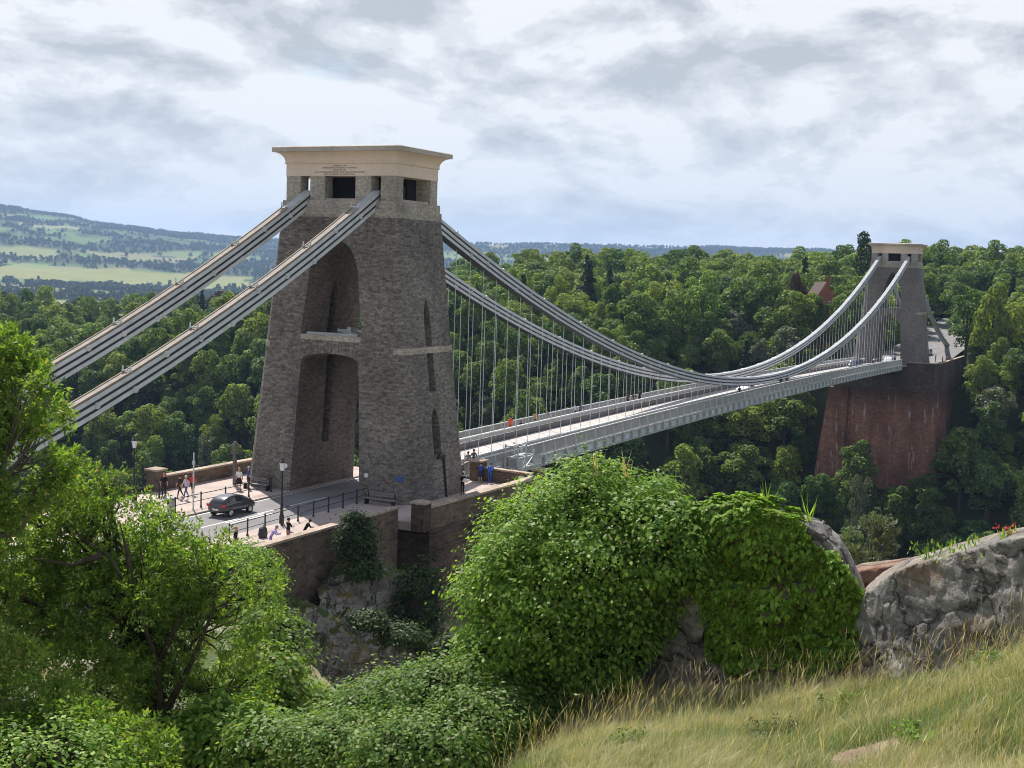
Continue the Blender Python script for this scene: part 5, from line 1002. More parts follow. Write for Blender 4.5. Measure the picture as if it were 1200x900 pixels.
for i, (px, lab) in enumerate([(1150, 'low green plant with yellow tips on the rock ledge left of the red valerian'), (1128, 'grey-green cushion plant along the top of the rock wall'), (1108, 'short dry tuft at the lower end of the rock-top plants')]):
    tuft('rock_plant', lab, on_top(px, 25, -0.06), 90, 0.12, 0.9, 'bramble_leaf', 0.016)
for i, (px, py, lab) in enumerate([(735, 545, 'brown seeding spike sticking out of the top of the huge mound'), (700, 546, 'shorter seeding spike on top of the huge mound'), (898, 585, 'thin weedy stem on the creeper-covered crag top'), (948, 598, 'slender green stem beside the bare crag top')]):
    tuft('seeding_weed', lab, at_d(px, py + 14, 29 if px < 800 else 28.4), 9, 0.62 if px < 890 else 0.7, 0.10, 'seed_stalk' if px < 800 else 'bush_leaf', 0.014)

# --- grass: one mass of blades, taller dry stalks among them
def grass_field(name, label, n, hmin, hmax, wid, mat, pick, bendy=0.45, stalk=False):
    px = RNG.uniform(540, 1700, n); D = np.sqrt(RNG.uniform(13.0**2, 28.5**2, n)); h = PSI - np.arctan((px - 600) / FPX); x = CAM[0] + D * np.cos(h); y = CAM[1] + D * np.sin(h); ok = pick(x, y, px, D); x, y, D = x[ok], y[ok], D[ok]; z = H(x, y); k = len(x)
    hh = RNG.uniform(hmin, hmax, k) * (0.35 + 1.3 * fbm(x * 1.6, y * 1.6, o=3, s=8)); lean = RNG.normal(0, bendy, (k, 2)) + np.array([0.22, -0.18]) * (bendy / 0.45); B = np.stack([x, y, z - 0.03], 1)
    m1 = B + np.stack([lean[:, 0] * hh * 0.28, lean[:, 1] * hh * 0.28, hh * 0.55], 1); T = B + np.stack([lean[:, 0] * hh, lean[:, 1] * hh, hh * (1 - 0.22 * np.hypot(lean[:, 0], lean[:, 1]))], 1); s = RNG.normal(size=(k, 3)); s[:, 2] = 0; s = unit(s) * wid
    if not stalk: V = np.stack([B - s, B + s, m1 + s * 0.8, T, m1 - s * 0.8], 1).reshape(-1, 3); q5 = np.arange(5 * k).reshape(k, 5); F = [q5[:, [0, 1, 2, 4]], q5[:, [2, 3, 4]]]
    else:
        e = T + (T - m1) * 0.5; V = np.stack([B - s * 0.5, B + s * 0.5, m1 + s * 0.4, T + s * 0.35, T + (e - T) * 0.4 + s * 1.5, e, T + (e - T) * 0.4 - s * 1.5, T - s * 0.35, m1 - s * 0.4], 1).reshape(-1, 3); q9 = np.arange(9 * k).reshape(k, 9); F = [q9[:, [0, 1, 2, 8]], q9[:, [8, 2, 3, 7]], q9[:, [7, 3, 4, 6]], q9[:, [4, 5, 6]]]
    return props(link(name, mesh_np(name, V, F, mat)), label, 'grass', None, 'stuff')
pb = at_z(1010, 888, ground_z(*at_d(1010, 888, 18.6)[:2]))
bare = lambda x, y: np.hypot(x - pb[0], y - pb[1]) > 0.22 + 0.55 * fbm(x * 2.2, y * 2.2, o=3, s=2)
patch = lambda x, y: fbm(x * 0.55, y * 0.55, o=3, s=19)
right = lambda px, D: px > np.interp(D, [13, 20, 24, 28], [520, 585, 640, 700])
grass_field('grass', 'dry straw-coloured grass on the hilltop slope', 330000, 0.14, 0.46, 0.0042, 'grass_blade', lambda x, y, px, D: bare(x, y) & right(px, D) & (patch(x, y) > 0.44 + 0.1 * RNG.uniform(-1, 1, x.shape)))
grass_field('grass', 'fresher green grass patches between the dry grass', 275000, 0.10, 0.34, 0.0046, 'green_grass', lambda x, y, px, D: bare(x, y) & right(px, D) & ((patch(x, y) < 0.58) | (RNG.uniform(size=x.shape) < 0.35)))
grass_field('grass_stalk', 'tall dry seed stalks standing above the grass, thickest below the rocks', 13000, 0.45, 0.95, 0.0042, 'seed_stalk', lambda x, y, px, D: bare(x, y) & right(px, D) & ((D > 20) | (RNG.uniform(size=x.shape) < 0.35)) & (RNG.uniform(size=x.shape) < 0.45), 0.22, True)

for i, (px, py, h_, mt, lab) in enumerate([(985, 835, 0.32, 'bramble_leaf', 'bluish-green weedy plant above the bare patch in the grass'), (1070, 872, 0.26, 'bush_leaf', 'bright green leafy weed right of the bare patch in the grass'), (735, 880, 0.30, 'bramble_leaf', 'greyish weed clump in the lower part of the grass slope'), (905, 870, 0.34, 'shade_leaf', 'dark upright weed left of the bare patch in the grass'), (660, 850, 0.4, 'bush_leaf', 'nettle-like weed where the grass meets the brambles'), (1165, 790, 0.3, 'bramble_leaf', 'green weed high on the grass slope near the right rocks')]):
    D = 19.0
    for _ in range(14):
        q = at_d(px, py, D); D += np.clip((q[2] - ground_z(q[0], q[1])) / 0.32, -2, 2) * 0.6
    q = at_d(px, py, D); root = thing('weed_plant', lab, 'plant', (q[0], q[1], ground_z(q[0], q[1]))); k = 420; st_ = RNG.integers(0, 9, k); bx = RNG.normal(0, 0.14, (9, 2))[st_]; t_ = RNG.uniform(0.1, 1, k); P = np.stack([bx[:, 0] * (0.6 + t_), bx[:, 1] * (0.6 + t_), t_ * h_ * 1.2], 1) + RNG.normal(0, 0.035, (k, 3)); V, F = leaf_quads(P, rvec(k) * 0.6 + np.array([0, 0, 0.9]), 0.085 * RNG.uniform(0.5, 1.3, k), 0.035, rvec(k)); link('foliage', mesh_np('foliage', V, F, mt), root)

for i, (px, py, r, mt, lab) in enumerate([(1032, 878, 0.10, 'limestone', 'small pale stone at the upper edge of the bare patch'), (985, 889, 0.08, 'red_rock', 'little brown stone left of the flat pale stone'), (1040, 893, 0.07, 'limestone', 'tiny grey stone right of the flat pale stone')]):
    q = at_d(px, py, 18.6); rock_lump(lab, (q[0], q[1], ground_z(q[0], q[1]) + 0.02), r, 80 + i, mt, 'stone', 0.6)
# ------------------------------------------------------------------ street furniture
def railing(label, pts, posts, group='iron railings along the approach road', h=1.05):
    root = thing('iron_railing', label, 'railing', (pts[0][0], pts[0][1], 0), 0, group)
    for x, y in posts:
        m = MB(); m.lathe([(0.085, 0.0), (0.085, 0.08), (0.055, 0.12), (0.05, h), (0.07, h + 0.02), (0.05, h + 0.08)], 8, (x, y, 0)); part(m, 'post', 'black_iron', root)
    for z, r in ((h - 0.06, 0.03), (h * 0.5, 0.024)):
        m = MB(); m.tube([(x, y, z) for x, y in pts], r, 6); part(m, 'rail', 'black_iron', root)
pp = [(-21.4 + 1.93 * k, -4.7 + 0.085 * k) for k in range(10)]
railing('black iron railing on the kerb, in front of the people by the parapet', [pp[0], pp[-1]], pp)
pp = [(-19.0 + 2.7 * k, 4.1) for k in range(6)]
railing('black iron railing across the road, behind the dark car', [pp[0], pp[-1]], pp)
pp = [(-22 + 2.4 * k, 9.0) for k in range(5)]
railing('thin dark railing beside the group of four walkers', [pp[0], pp[-1]], pp)
def street_lamp(label, x, y, h=4.3):
    root = thing('street_lamp', label, 'street lamp', (x, y, 0), 0, 'black lamp posts with white lanterns')
    m = MB(); m.lathe([(0.17, 0), (0.17, 0.5), (0.12, 0.62), (0.10, 1.3), (0.065, 1.5), (0.05, h - 0.85), (0.09, h - 0.82), (0.05, h - 0.78)], 10); m.build('post', 'black_iron', root)
    m = MB(); m.lathe([(0.12, h - 0.72), (0.21, h - 0.2), (0.20, h - 0.19)], 6); m.build('lantern', 'lamp_glass', root)
    m = MB(); m.lathe([(0.24, h - 0.188), (0.24, h - 0.16), (0.10, h - 0.02), (0.05, h + 0.0), (0.06, h + 0.05), (0.02, h + 0.14)], 6); m.build('lantern_cap', 'black_iron', root)
    m = MB(); m.lathe([(0.06, h - 0.79), (0.13, h - 0.725), (0.12, h - 0.722)], 6); m.build('lantern_base', 'black_iron', root)
street_lamp('black lamp post with white lantern on the kerb beside the people at the parapet', -14.9, -3.9)
street_lamp('black lamp post with white lantern beyond the far railing, against dark trees', -14.6, 9.4, 4.6)
root = thing('sign_pole', 'slim pale pole rising beside the dark car', 'pole', (-14.6, 3.95, 0)); m = MB(); m.lathe([(0.09, 0), (0.06, 0.1), (0.05, 4.0), (0.055, 4.02)], 8); m.build('pole_shaft', 'painted_pale', root); m = MB(); m.box(-0.09, 0.09, -0.06, 0.06, 3.2, 3.45); m.build('bracket', 'painted_grey', root)
root = thing('litter_bin', 'dark rounded bin on the pavement at the foot of the slim pale pole', 'bin', (-16.2, 4.6, 0)); m = MB(); m.lathe([(0.24, 0), (0.27, 0.8), (0.3, 0.85), (0.28, 1.0), (0.1, 1.1)], 12); m.build('bin_body', 'painted_dull', root); m = MB(); m.disc((-0.28, 0, 0.7), (1, 0, 0), 0.1, 0.06); m.build('opening', 'dark_void', root)
root = thing('tall_signpost', 'dark brown post at the left foot of the near tower, behind the couple', 'post', (-4.6, 8.3, 0)); m = MB(); m.lathe([(0.16, 0), (0.16, 2.5), (0.2, 2.55), (0.22, 3.2), (0.08, 3.4)], 8); m.build('post_shaft', 'girder_dark', root); m = MB(); m.box(-0.05, 0.05, -0.35, 0.35, 2.2, 2.45); m.build('sign_board', 'black_iron', root)
def bench(label, x, y, rz, w=2.2):
    root = thing('bench', label, 'bench', (x, y, 0), rz, 'benches at the foot of the near tower')
    m = MB()
    for k in range(3): m.box(-w / 2, w / 2, -0.45 + 0.15 * k, -0.33 + 0.15 * k, 0.42, 0.46)
    m.bar((-w / 2 + 0.1, -0.25, 0.40), (w / 2 - 0.1, -0.25, 0.40), 0.05); m.build('seat', 'bench_wood', root)
    m = MB()
    for k in range(2): m.box(-w / 2, w / 2, 0.06, 0.10, 0.6 + 0.16 * k, 0.72 + 0.16 * k)
    m.build('backrest', 'bench_wood', root)
    for s in (-1, 1):
        m = MB(); m.box(s * (w / 2 - 0.15) - 0.04, s * (w / 2 - 0.15) + 0.04, -0.45, 0.04, 0, 0.40); m.box(s * (w / 2 - 0.15) - 0.04, s * (w / 2 - 0.15) + 0.04, 0.0, 0.06, 0.4, 0.9); m.build('leg', 'black_iron', root)
bench('dark bench against the right-hand leg of the near tower, under a blue plaque', -5.1, -5.6, -math.pi / 2, 2.6)
bench('dark bench against the left leg of the near tower, beside a railing', -5.1, 5.6, -math.pi / 2, 2.4)
root = thing('toll_barrier', 'white roadside cabinet with orange hazard cone, seen through the arch', 'cabinet', (5.6, -1.15, -0.12)); m = MB(); m.box(-0.35, 0.35, -0.35, 0.35, 0, 1.9); m.frustum([[(a * q, b * q, z) for a, b in ((-1, -1), (1, -1), (1, 1), (-1, 1))] for q, z in ((0.42, 1.903), (0.42, 2.0), (0.2, 2.1))]); m.build('cabinet_body', 'white_paint', root); m = MB(); m.lathe([(0.3, 2.1), (0.27, 2.14), (0.06, 2.9), (0.04, 2.91)], 10); m.build('hazard_cone', 'orange_plastic', root)

# scaffold tower hung on the near edge of the deck
sc0 = Vector((17.4, -5.75, deck_z(17.4) - 1.1)); root = thing('scaffold_tower', 'pale metal scaffold frame standing at the near end of the deck', 'scaffold', sc0)
def sbar(nm, p, q, w=0.10, mat='painted_pale'): m = MB(); m.bar(p, q, w); m.build(nm, mat, root)
for x in (-1.6, 0.0, 1.6):
    for y in (-0.55, 0.65): sbar('upright', (x, y, 0), (x, y, 3.1 if x < 1 else 2.4))
for z in (0.15, 1.0, 1.9, 2.9):
    for y in (-0.55, 0.65): sbar('ledger', (-1.7, y, z), (1.7 if z < 2.5 else 0.1, y, z))
    for x in (-1.6, 0.0, 1.6):
        if z < 2.5 or x < 1: sbar('transom', (x, -0.6, z + 0.05), (x, 0.7, z + 0.05))
for a, b in (((-1.6, -0.55, 0.15), (0, -0.55, 1.9)), ((0, -0.55, 1.0), (1.6, -0.55, 1.9)), ((0, 0.65, 0.15), (-1.6, 0.65, 1.9))): sbar('brace', a, b, 0.045)
for z, x1 in ((1.93, 1.7), (2.93, 0.2)):
    m = MB(); m.box(-1.7, x1, 0.1, 0.6, z, z + 0.05); m.build('platform', 'painted_dull', root)
m = MB(); m.box(-1.5, -0.5, -0.45, 0.4, 1.0, 1.6); m.build('tool_box', 'painted_dull', root)

# ------------------------------------------------------------------ vehicles
def car(name, label, cat, loc, rz, paint, L_=4.05, Wd=1.75, Ht=1.5, style='hatch', group=None, rot_y=0.0):
    root = thing(name, label, cat, loc, rz, group); root.rotation_euler[1] = rot_y; h = L_ / 2; w = Wd / 2
    # stations: x, sill, belt, roof, half width at belt, half width at roof
    if style == 'hatch': st = [(-h, .42, .72, .80, .80, .60), (-h + .08, .28, .88, 1.12, .95, .70), (-h + .55, .24, .95, Ht - .06, 1, .74), (-h + 1.3, .22, .95, Ht, 1, .75), (-h + 2.1, .22, .94, Ht - .03, 1, .74), (-h + 2.75, .22, .92, 1.15, 1, .74), (-h + 3.1, .22, .90, .97, 1, .80), (h - .35, .24, .80, .86, .97, .78), (h - .06, .30, .66, .72, .86, .66), (h, .42, .58, .62, .72, .55)]
    elif style == 'van': st = [(-h, .45, .95, Ht - .15, .92, .80), (-h + .1, .3, 1.0, Ht, 1, .86), (0, .28, 1.0, Ht, 1, .86), (h - 1.2, .28, 1.0, Ht - .03, 1, .84), (h - .6, .28, .98, 1.25, 1, .82), (h - .12, .3, .85, .95, .95, .78), (h, .42, .7, .75, .85, .65)]
    else: st = [(-h, .42, .75, .80, .80, .62), (-h + .1, .28, .88, .98, .95, .74), (-h + .7, .24, .93, 1.02, 1, .74), (-h + 1.35, .22, .93, Ht - .04, 1, .70), (-h + 2.1, .22, .93, Ht, 1, .72), (-h + 2.75, .22, .92, 1.2, 1, .72), (-h + 3.25, .22, .9, .96, 1, .80), (h - .4, .24, .8, .85, .96, .78), (h - .06, .3, .66, .7, .86, .66), (h, .42, .58, .62, .72, .55)]
    m = MB(); rings = []
    for x, s, b, r, wb, wr in st:
        wb *= w; wr *= w; mid = (s + b) / 2; rings.append([(x, -wb * .93, s), (x, -wb, mid), (x, -wb * .985, b), (x, -wr, r - .05 if r - b > .2 else r - .01), (x, -wr * .72, r), (x, wr * .72, r), (x, wr, r - .05 if r - b > .2 else r - .01), (x, wb * .985, b), (x, wb, mid), (x, wb * .93, s)])
    m.frustum(rings); o = m.build('body', paint, root, smooth=True)
    md = o.modifiers.new('soft', 'SUBSURF'); md.levels = 2; md.render_levels = 2
    bpy.context.view_layer.update(); me = evaluated(o); o.modifiers.clear(); old = o.data; o.data = me; bpy.data.meshes.remove(old)
    # glazing set a few millimetres proud of the cabin
    def pane(nm, pts):
        g = MB(); g.face([g.b.verts.new(p) for p in pts]); g.build(nm, 'car_glass', root)
    tall = [k for k in range(len(st)) if st[k][3] - st[k][2] > .3]; a, b = tall[0], tall[-1]
    for s in (-1, 1):
        def pt(k, f, push=.012):
            x, si, be, ro, wb, wr = st[k]; y = w * (wb * .985 * (1 - f) + wr * f) * .985 + push; return (x, s * y, be + (ro - .05 - be) * f)
        mids = [k for k in tall]
        for k0, k1 in zip(mids, mids[1:]):
            dx = (st[k1][0] - st[k0][0]) * .06; p = [pt(k0, .14), pt(k1, .14), pt(k1, .84), pt(k0, .84)]; p = [(q[0] + (dx if i in (0, 3) else -dx), q[1], q[2]) for i, q in enumerate(p)]; pane('side_window', p)
    if style != 'van':
        x0, _, b0, r0, _, wr0 = st[a]; x1, _, b1, r1, _, wr1 = st[a - 1]; pane('rear_window', [(x1 + .05, -w * wr1 * .95, r1 - .1), (x1 + .05, w * wr1 * .95, r1 - .1), (x0 - .10, w * wr0 * .85, r0 - .10), (x0 - .10, -w * wr0 * .85, r0 - .10)])
    x0, _, b0, r0, _, wr0 = st[b]; x1, _, b1, r1, _, wr1 = st[min(b + 1, len(st) - 1)]; xr, _, _, rr, _, wrr = st[b - 1]
    pane('windscreen', [(x1 - .02, -w * wr1 * .9, r1 + .06), (x1 - .02, w * wr1 * .9, r1 + .06), (xr + (x0 - xr) * .35, w * wrr * .84, rr - .01), (xr + (x0 - xr) * .35, -w * wrr * .84, rr - .01)])
    for x in (-h + .72, h - .78):
        for s in (-1, 1):
            g = MB(); g.lathe([(.20, -.09), (.30, -.10), (.315, -.06), (.315, .06), (.30, .10), (.20, .09)], 20); o = g.build('wheel', 'tyre', root, smooth=True); o.rotation_euler = (math.pi / 2, 0, 0); o.location = (x, s * (w - .10), .315)
            g = MB(); g.lathe([(.05, -.112), (.205, -.095), (.21, 0), (.205, .095), (.05, .112)], 14); r_ = g.build('rim', 'rim_metal', o)
    for s in (-1, 1):
        g = MB(); g.box(-h - .005, -h + .16, s * w * .80 - .13, s * w * .80 + .13, .74, .93); g.build('tail_light', 'red_lens', root)
        g = MB(); g.box(h - .22, h - .02, s * w * .72 - .16, s * w * .72 + .16, .58, .70); g.build('headlight', 'clear_lens', root)
    g = MB(); g.box(-h - .03, -h + .02, -.26, .26, .50, .62); g.build('number_plate', 'white_paint', root)
    return root
car('parked_car', 'dark charcoal hatchback driving towards the near tower', 'car', (-13.7, 1.25, -0.12), 0, 'paint_charcoal', 3.6, 1.62, 1.46)
car('white_car', 'white car crossing the middle of the bridge', 'car', tuple(at_z(873, 461, deck_z(103))), math.pi, 'paint_white', 4.4, 1.8, 1.5)
car('dark_van', 'dark van on the deck near the far tower', 'van', (172, -1.2, deck_z(172)), math.pi, 'paint_navy', 4.8, 1.95, 2.0, 'van')
car('white_van', 'white van coming through the far tower arch', 'van', (203.6, -1.6, far_rz(203)), math.pi, 'paint_white', 4.9, 1.95, 2.1, 'van')
car('silver_car', 'small dark car at the foot of the far tower arch, behind the white van', 'car', (206, 1.4, far_rz(206)), 0, 'paint_navy', 4.0, 1.75, 1.5)
car('dark_car', 'dark blue car on the road behind the far tower', 'car', (249.5, -1.9, far_rz(249)), math.pi, 'paint_navy', 4.3, 1.8, 1.5, rot_y=0.075)
car('dark_car', 'black car farthest up the road behind the far tower', 'car', (300, -2.6, far_rz(300)), math.pi, 'paint_charcoal', 4.3, 1.8, 1.5, rot_y=0.075)

# ------------------------------------------------------------------ people
CL = {}
def cloth(c):
    k = 'cloth_%02x%02x%02x' % tuple(int(max(0, min(1, q)) * 255) for q in c)
    if k not in MATS: plain(k, c, 0.85, 0, 0.1, 6.0, 0.1)
    return k
def person(label, loc, face, pose='stand', top=(0.5, 0.5, 0.5), legs=(0.05, 0.05, 0.08), hair=(0.05, 0.03, 0.02), h=1.72, shorts=False, sleeves=False, group=None, hat=None, skirt=False):
    k = h / 1.72; J = {}; lean = 0.0; sit = pose in ('sit', 'sitlean')
    hip = 0.93 if not sit else 0.50; pe = np.array([0, 0, hip]); ch = pe + np.array([0.02, 0, 0.36]); ne = pe + np.array([0.0, 0, 0.54]); hd = pe + np.array([0.03, 0, 0.66]); ht = pe + np.array([0.03, 0, 0.76])
    if pose in ('lean', 'sitlean'): 
        a = 0.55; R_ = np.array([[math.cos(a), 0, math.sin(a)], [0, 1, 0], [-math.sin(a), 0, math.cos(a)]]); ch, ne, hd, ht = [pe + R_ @ (q - pe) for q in (ch, ne, hd, ht)]
    stride = 0.0 if pose not in ('walk',) else 0.26
    V = [pe, ch, ne, hd, ht]; r = [(0.135, 0.105), (0.15, 0.115), (0.06, 0.06), (0.095, 0.085), (0.07, 0.065)]; E = [(0, 1), (1, 2), (2, 3), (3, 4)]; tag_ = ['top', 'top', 'skin', 'skin']
    for s in (-1, 1):
        b = len(V); sh = ch + (ne - ch) * 0.72 + np.array([0, s * 0.185, 0])
        if pose == 'walk': el, wr = sh + np.array([-s * 0.12, s * 0.04, -0.27]), sh + np.array([-s * 0.10 + 0.10, s * 0.05, -0.50])
        elif pose in ('lean', 'sitlean', 'hold'): el, wr = sh + np.array([0.10, s * 0.07, -0.25]), sh + np.array([0.33, s * 0.0, -0.22])
        elif sit: el, wr = sh + np.array([0.05, s * 0.06, -0.27]), sh + np.array([0.27, s * 0.0, -0.33])
        else: el, wr = sh + np.array([-0.02, s * 0.06, -0.28]), sh + np.array([0.04, s * 0.07, -0.53])
        V += [sh, el, wr, wr + (wr - el) * 0.35]; r += [(0.065, 0.065), (0.047, 0.047), (0.033, 0.036), (0.026, 0.04)]; E += [(1, b), (b, b + 1), (b + 1, b + 2), (b + 2, b + 3)]; tag_ += ['top', 'top', 'top' if sleeves else 'skin', 'skin']
        b = len(V); hp = pe + np.array([0, s * 0.095, -0.05])
        if sit: kn, an, to = hp + np.array([0.42, s * 0.05, 0.02]), hp + np.array([0.44, s * 0.05, -0.40]), hp + np.array([0.60, s * 0.06, -0.43])
        else:
            st_ = s * stride; kn = np.array([st_ * 0.55 + 0.03, s * 0.10, 0.49]); an = np.array([st_ - 0.04, s * 0.10, 0.09 + (0.06 if st_ < 0 else 0)]); to = an + np.array([0.16, s * 0.02, -0.05])
        V += [hp, kn, an, to]; r += [(0.09, 0.095), (0.06, 0.06), (0.04, 0.045), (0.035, 0.045)]; E += [(0, b), (b, b + 1), (b + 1, b + 2), (b + 2, b + 3)]; tag_ += ['legs', 'legs', 'skin' if shorts else 'legs', 'shoe']
    V = np.array(V) * k; me = bpy.data.meshes.new('body'); me.from_pydata([tuple(v) for v in V], E, []); o = bpy.data.objects.new('body', me); COL.objects.link(o); o.modifiers.new('skin', 'SKIN'); 
    for i, sv in enumerate(me.skin_vertices[0].data): sv.radius = (r[i][0] * k, r[i][1] * k); sv.use_root = (i == 0)
    sb = o.modifiers.new('sub', 'SUBSURF'); sb.levels = 1; sb.render_levels = 1; bpy.context.view_layer.update(); body = evaluated(o); zap(o)
    body.materials.clear(); names = ['top', 'skin', 'legs', 'shoe']; mm = [cloth(top), 'skin', cloth(legs), cloth((0.06, 0.05, 0.05))]
    for q in mm: body.materials.append(MATS[q])
    A = np.array([V[a] for a, b in E]); B = np.array([V[b] for a, b in E])
    for p in body.polygons:
        c = np.array(p.center); ab = B - A; t_ = np.clip(((c - A) * ab).sum(1) / np.maximum((ab * ab).sum(1), 1e-9), 0, 1); d = np.linalg.norm(A + ab * t_[:, None] - c, axis=1); p.material_index = names.index(tag_[int(d.argmin())]); p.use_smooth = True
    root = thing('person', label, 'person', loc, face, group); link('body', body, root)
    hv = V[3] * 0.45 + V[4] * 0.55; m = MB(); m.lathe([(0.098, -0.03), (0.112, 0.03), (0.10, 0.085), (0.05, 0.125)], 10, tuple(np.array([0, 0, 0]))); o = m.build('hat' if hat else 'hair', cloth(hat or hair), root, tuple(hv + np.array([-0.018, 0, 0])), smooth=True); o.scale = (k, k * 0.92, k)
    if hat is None:   # face: nose and eyes
        m = MB(); f = V[3] + np.array([0.088 * k, 0, 0.0]); m.bar(tuple(f + np.array([-0.01, 0, 0.02])), tuple(f + np.array([0.018, 0, -0.015])), 0.022); m.build('nose', 'skin', root)
        for s in (-1, 1): m = MB(); m.disc(tuple(f + np.array([-0.006, s * 0.032, 0.03])), (1, 0, 0), 0.011, 0.01, 6); m.build('eye', 'black_iron', root)
    if skirt: m = MB(); m.lathe([(0.30 * k, 0.52 * k), (0.16 * k, 0.98 * k), (0.15 * k, 1.0 * k)], 12); m.build('skirt', cloth(legs), root)
    return root
D2R = math.radians
def by_wall(px, y=-8.55):
    xs_ = np.linspace(-26, -10, 400); q = proj(np.stack([xs_, np.full(400, y), np.full(400, 1.1)], 1))[0]; return (float(xs_[np.abs(q - px).argmin()]), y, 0.0)
person('walker in a black shirt standing by the stone pier of the far parapet', tuple(at_z(192, 582, 0.0)), D2R(-140), 'stand', (0.02, 0.02, 0.025), (0.03, 0.03, 0.04), (0.35, 0.2, 0.1))
person('walker in dark brown clothes beside the one in lilac', tuple(at_z(211, 584, 0.0)), D2R(150), 'walk', (0.06, 0.04, 0.035), (0.03, 0.03, 0.035))
person('walker in a lilac top and blue jeans', tuple(at_z(218, 585, 0.0)), D2R(160), 'walk', (0.62, 0.5, 0.62), (0.10, 0.13, 0.25), (0.6, 0.5, 0.4), sleeves=True)
person('walker in a red top and black shorts', tuple(at_z(226, 580, 0.0)), D2R(-150), 'walk', (0.65, 0.07, 0.05), (0.03, 0.03, 0.04), (0.45, 0.12, 0.05), 1.6, True)
person('woman in a white top and dark skirt standing on the pavement beside the tower', tuple(at_z(280, 574.5, 0.0)), D2R(20), 'stand', (0.75, 0.75, 0.76), (0.05, 0.03, 0.035), (0.5, 0.32, 0.15), 1.7, True, skirt=True)
person('person in a blue top and cap beside the woman in white', tuple(at_z(291, 573, 0.0)), D2R(-30), 'stand', (0.05, 0.10, 0.32), (0.04, 0.04, 0.05), h=1.72, shorts=True, hat=(0.35, 0.4, 0.5))
person('person in a lilac shirt and sun hat leaning at the front parapet', by_wall(317), D2R(-60), 'lean', (0.55, 0.47, 0.78), (0.35, 0.26, 0.6), h=1.68, sleeves=True, hat=(0.25, 0.26, 0.3))
person('person in black top at the parapet between the lilac shirt and hunched one', by_wall(338, -8.3), D2R(-20), 'hold', (0.03, 0.03, 0.035), (0.30, 0.2, 0.16), (0.06, 0.04, 0.03), h=1.66, shorts=True)
person('person in black hunched forward over the front parapet', by_wall(357, -8.9), D2R(-40), 'lean', (0.02, 0.018, 0.02), (0.03, 0.03, 0.03), (0.05, 0.03, 0.02), h=1.6)
person('fair-haired person in dark clothes half hidden by leaves at the railing end', by_wall(276, -7.6), D2R(-70), 'stand', (0.03, 0.03, 0.04), (0.04, 0.04, 0.05), (0.5, 0.25, 0.12))
m = MB(); m.frustum([[(a * q, b * q * 0.6, z) for a, b in ((-1, -1), (1, -1), (1, 1), (-1, 1))] for q, z in ((0.24, 0), (0.28, 0.25), (0.22, 0.62), (0.12, 0.7))]); root = thing('backpack', 'black backpack standing beside the person in lilac', 'bag', tuple(at_z(308, 630, 0.0))); m.build('bag_body', 'black_iron', root); m = MB(); m.tube([(0, 0.0, 0.7), (0.06, 0, 0.8), (0.12, 0, 0.7)], 0.02, 6); m.build('strap', 'black_iron', root)
person('person in black holding a white map, leaning on the flank of the near tower', (2.2, -8.35, 0), D2R(-120), 'hold', (0.02, 0.02, 0.022), (0.02, 0.02, 0.022), (0.02, 0.015, 0.01), sleeves=True)
m = MB(); m.box(-0.25, 0.25, -0.02, 0.02, -0.16, 0.16); o = m.build('paper_map', 'white_paint', None, (1.92, -8.78, 1.2)); o.rotation_euler = (0.5, 0.3, D2R(-30)); props(o, 'white sheet of paper held by the person in black at the tower', 'map')
person('person in bright blue leaning over the low end wall, nearer the bush', (8.3, -7.5, 0), D2R(10), 'lean', (0.04, 0.16, 0.62), (0.05, 0.12, 0.42), sleeves=True, hat=(0.05, 0.05, 0.06))
person('person in dark blue with bare legs beside the one in bright blue', (8.0, -6.8, 0), D2R(15), 'lean', (0.04, 0.09, 0.32), (0.03, 0.04, 0.12), shorts=True, sleeves=True)
person('person in a white top sitting behind the dark parapet near the big bush', (7.3, -10.9, 0), D2R(-160), 'sit', (0.72, 0.70, 0.70), (0.6, 0.58, 0.56), (0.3, 0.12, 0.05), 1.75)
person('dark-haired person at the very start of the deck, nearer the tower', (11.0, -4.0, deck_z(11) + 0.12), D2R(180), 'walk', (0.25, 0.24, 0.24), (0.05, 0.05, 0.06), h=1.7)
person('dark-haired person at the very start of the deck, a step behind', (12.2, -3.9, deck_z(12) + 0.12), D2R(180), 'walk', (0.12, 0.12, 0.13), (0.05, 0.05, 0.06), h=1.74)
def on_far_walk(u, lab, top, legs, y=3.95, **k): person(lab, (u, y, deck_z(u) + 0.12), k.pop('face', math.pi), k.pop('pose', 'walk'), top, legs, **k)
on_far_walk(34.6, 'person in a bright orange jacket on the far footway', (0.85, 0.16, 0.06), (0.75, 0.14, 0.06), sleeves=True, h=1.8)
on_far_walk(36.6, 'child in black close to the orange jacket', (0.03, 0.03, 0.04), (0.03, 0.03, 0.04), h=1.15, y=3.75)
on_far_walk(40.6, 'walker in a tan jacket on the far footway', (0.55, 0.36, 0.16), (0.03, 0.03, 0.03), sleeves=True)
on_far_walk(43.4, 'walker in a grey top following the tan jacket', (0.35, 0.33, 0.36), (0.5, 0.36, 0.3), shorts=True, h=1.62)
on_far_walk(51.2, 'walker in a pale top beside one in navy on the far footway', (0.7, 0.72, 0.8), (0.05, 0.05, 0.08), h=1.65, y=4.1)
on_far_walk(52.0, 'walker in navy leaning forward on the far footway', (0.02, 0.025, 0.07), (0.02, 0.02, 0.04), pose='lean', face=0.0, sleeves=True, y=3.8)
on_far_walk(67.3, 'walker in grey and black, first of three abreast far along the footway', (0.12, 0.10, 0.11), (0.03, 0.03, 0.03), y=4.1)
on_far_walk(69.0, 'walker in black, middle of three far along the footway', (0.05, 0.04, 0.05), (0.03, 0.03, 0.04), h=1.6)
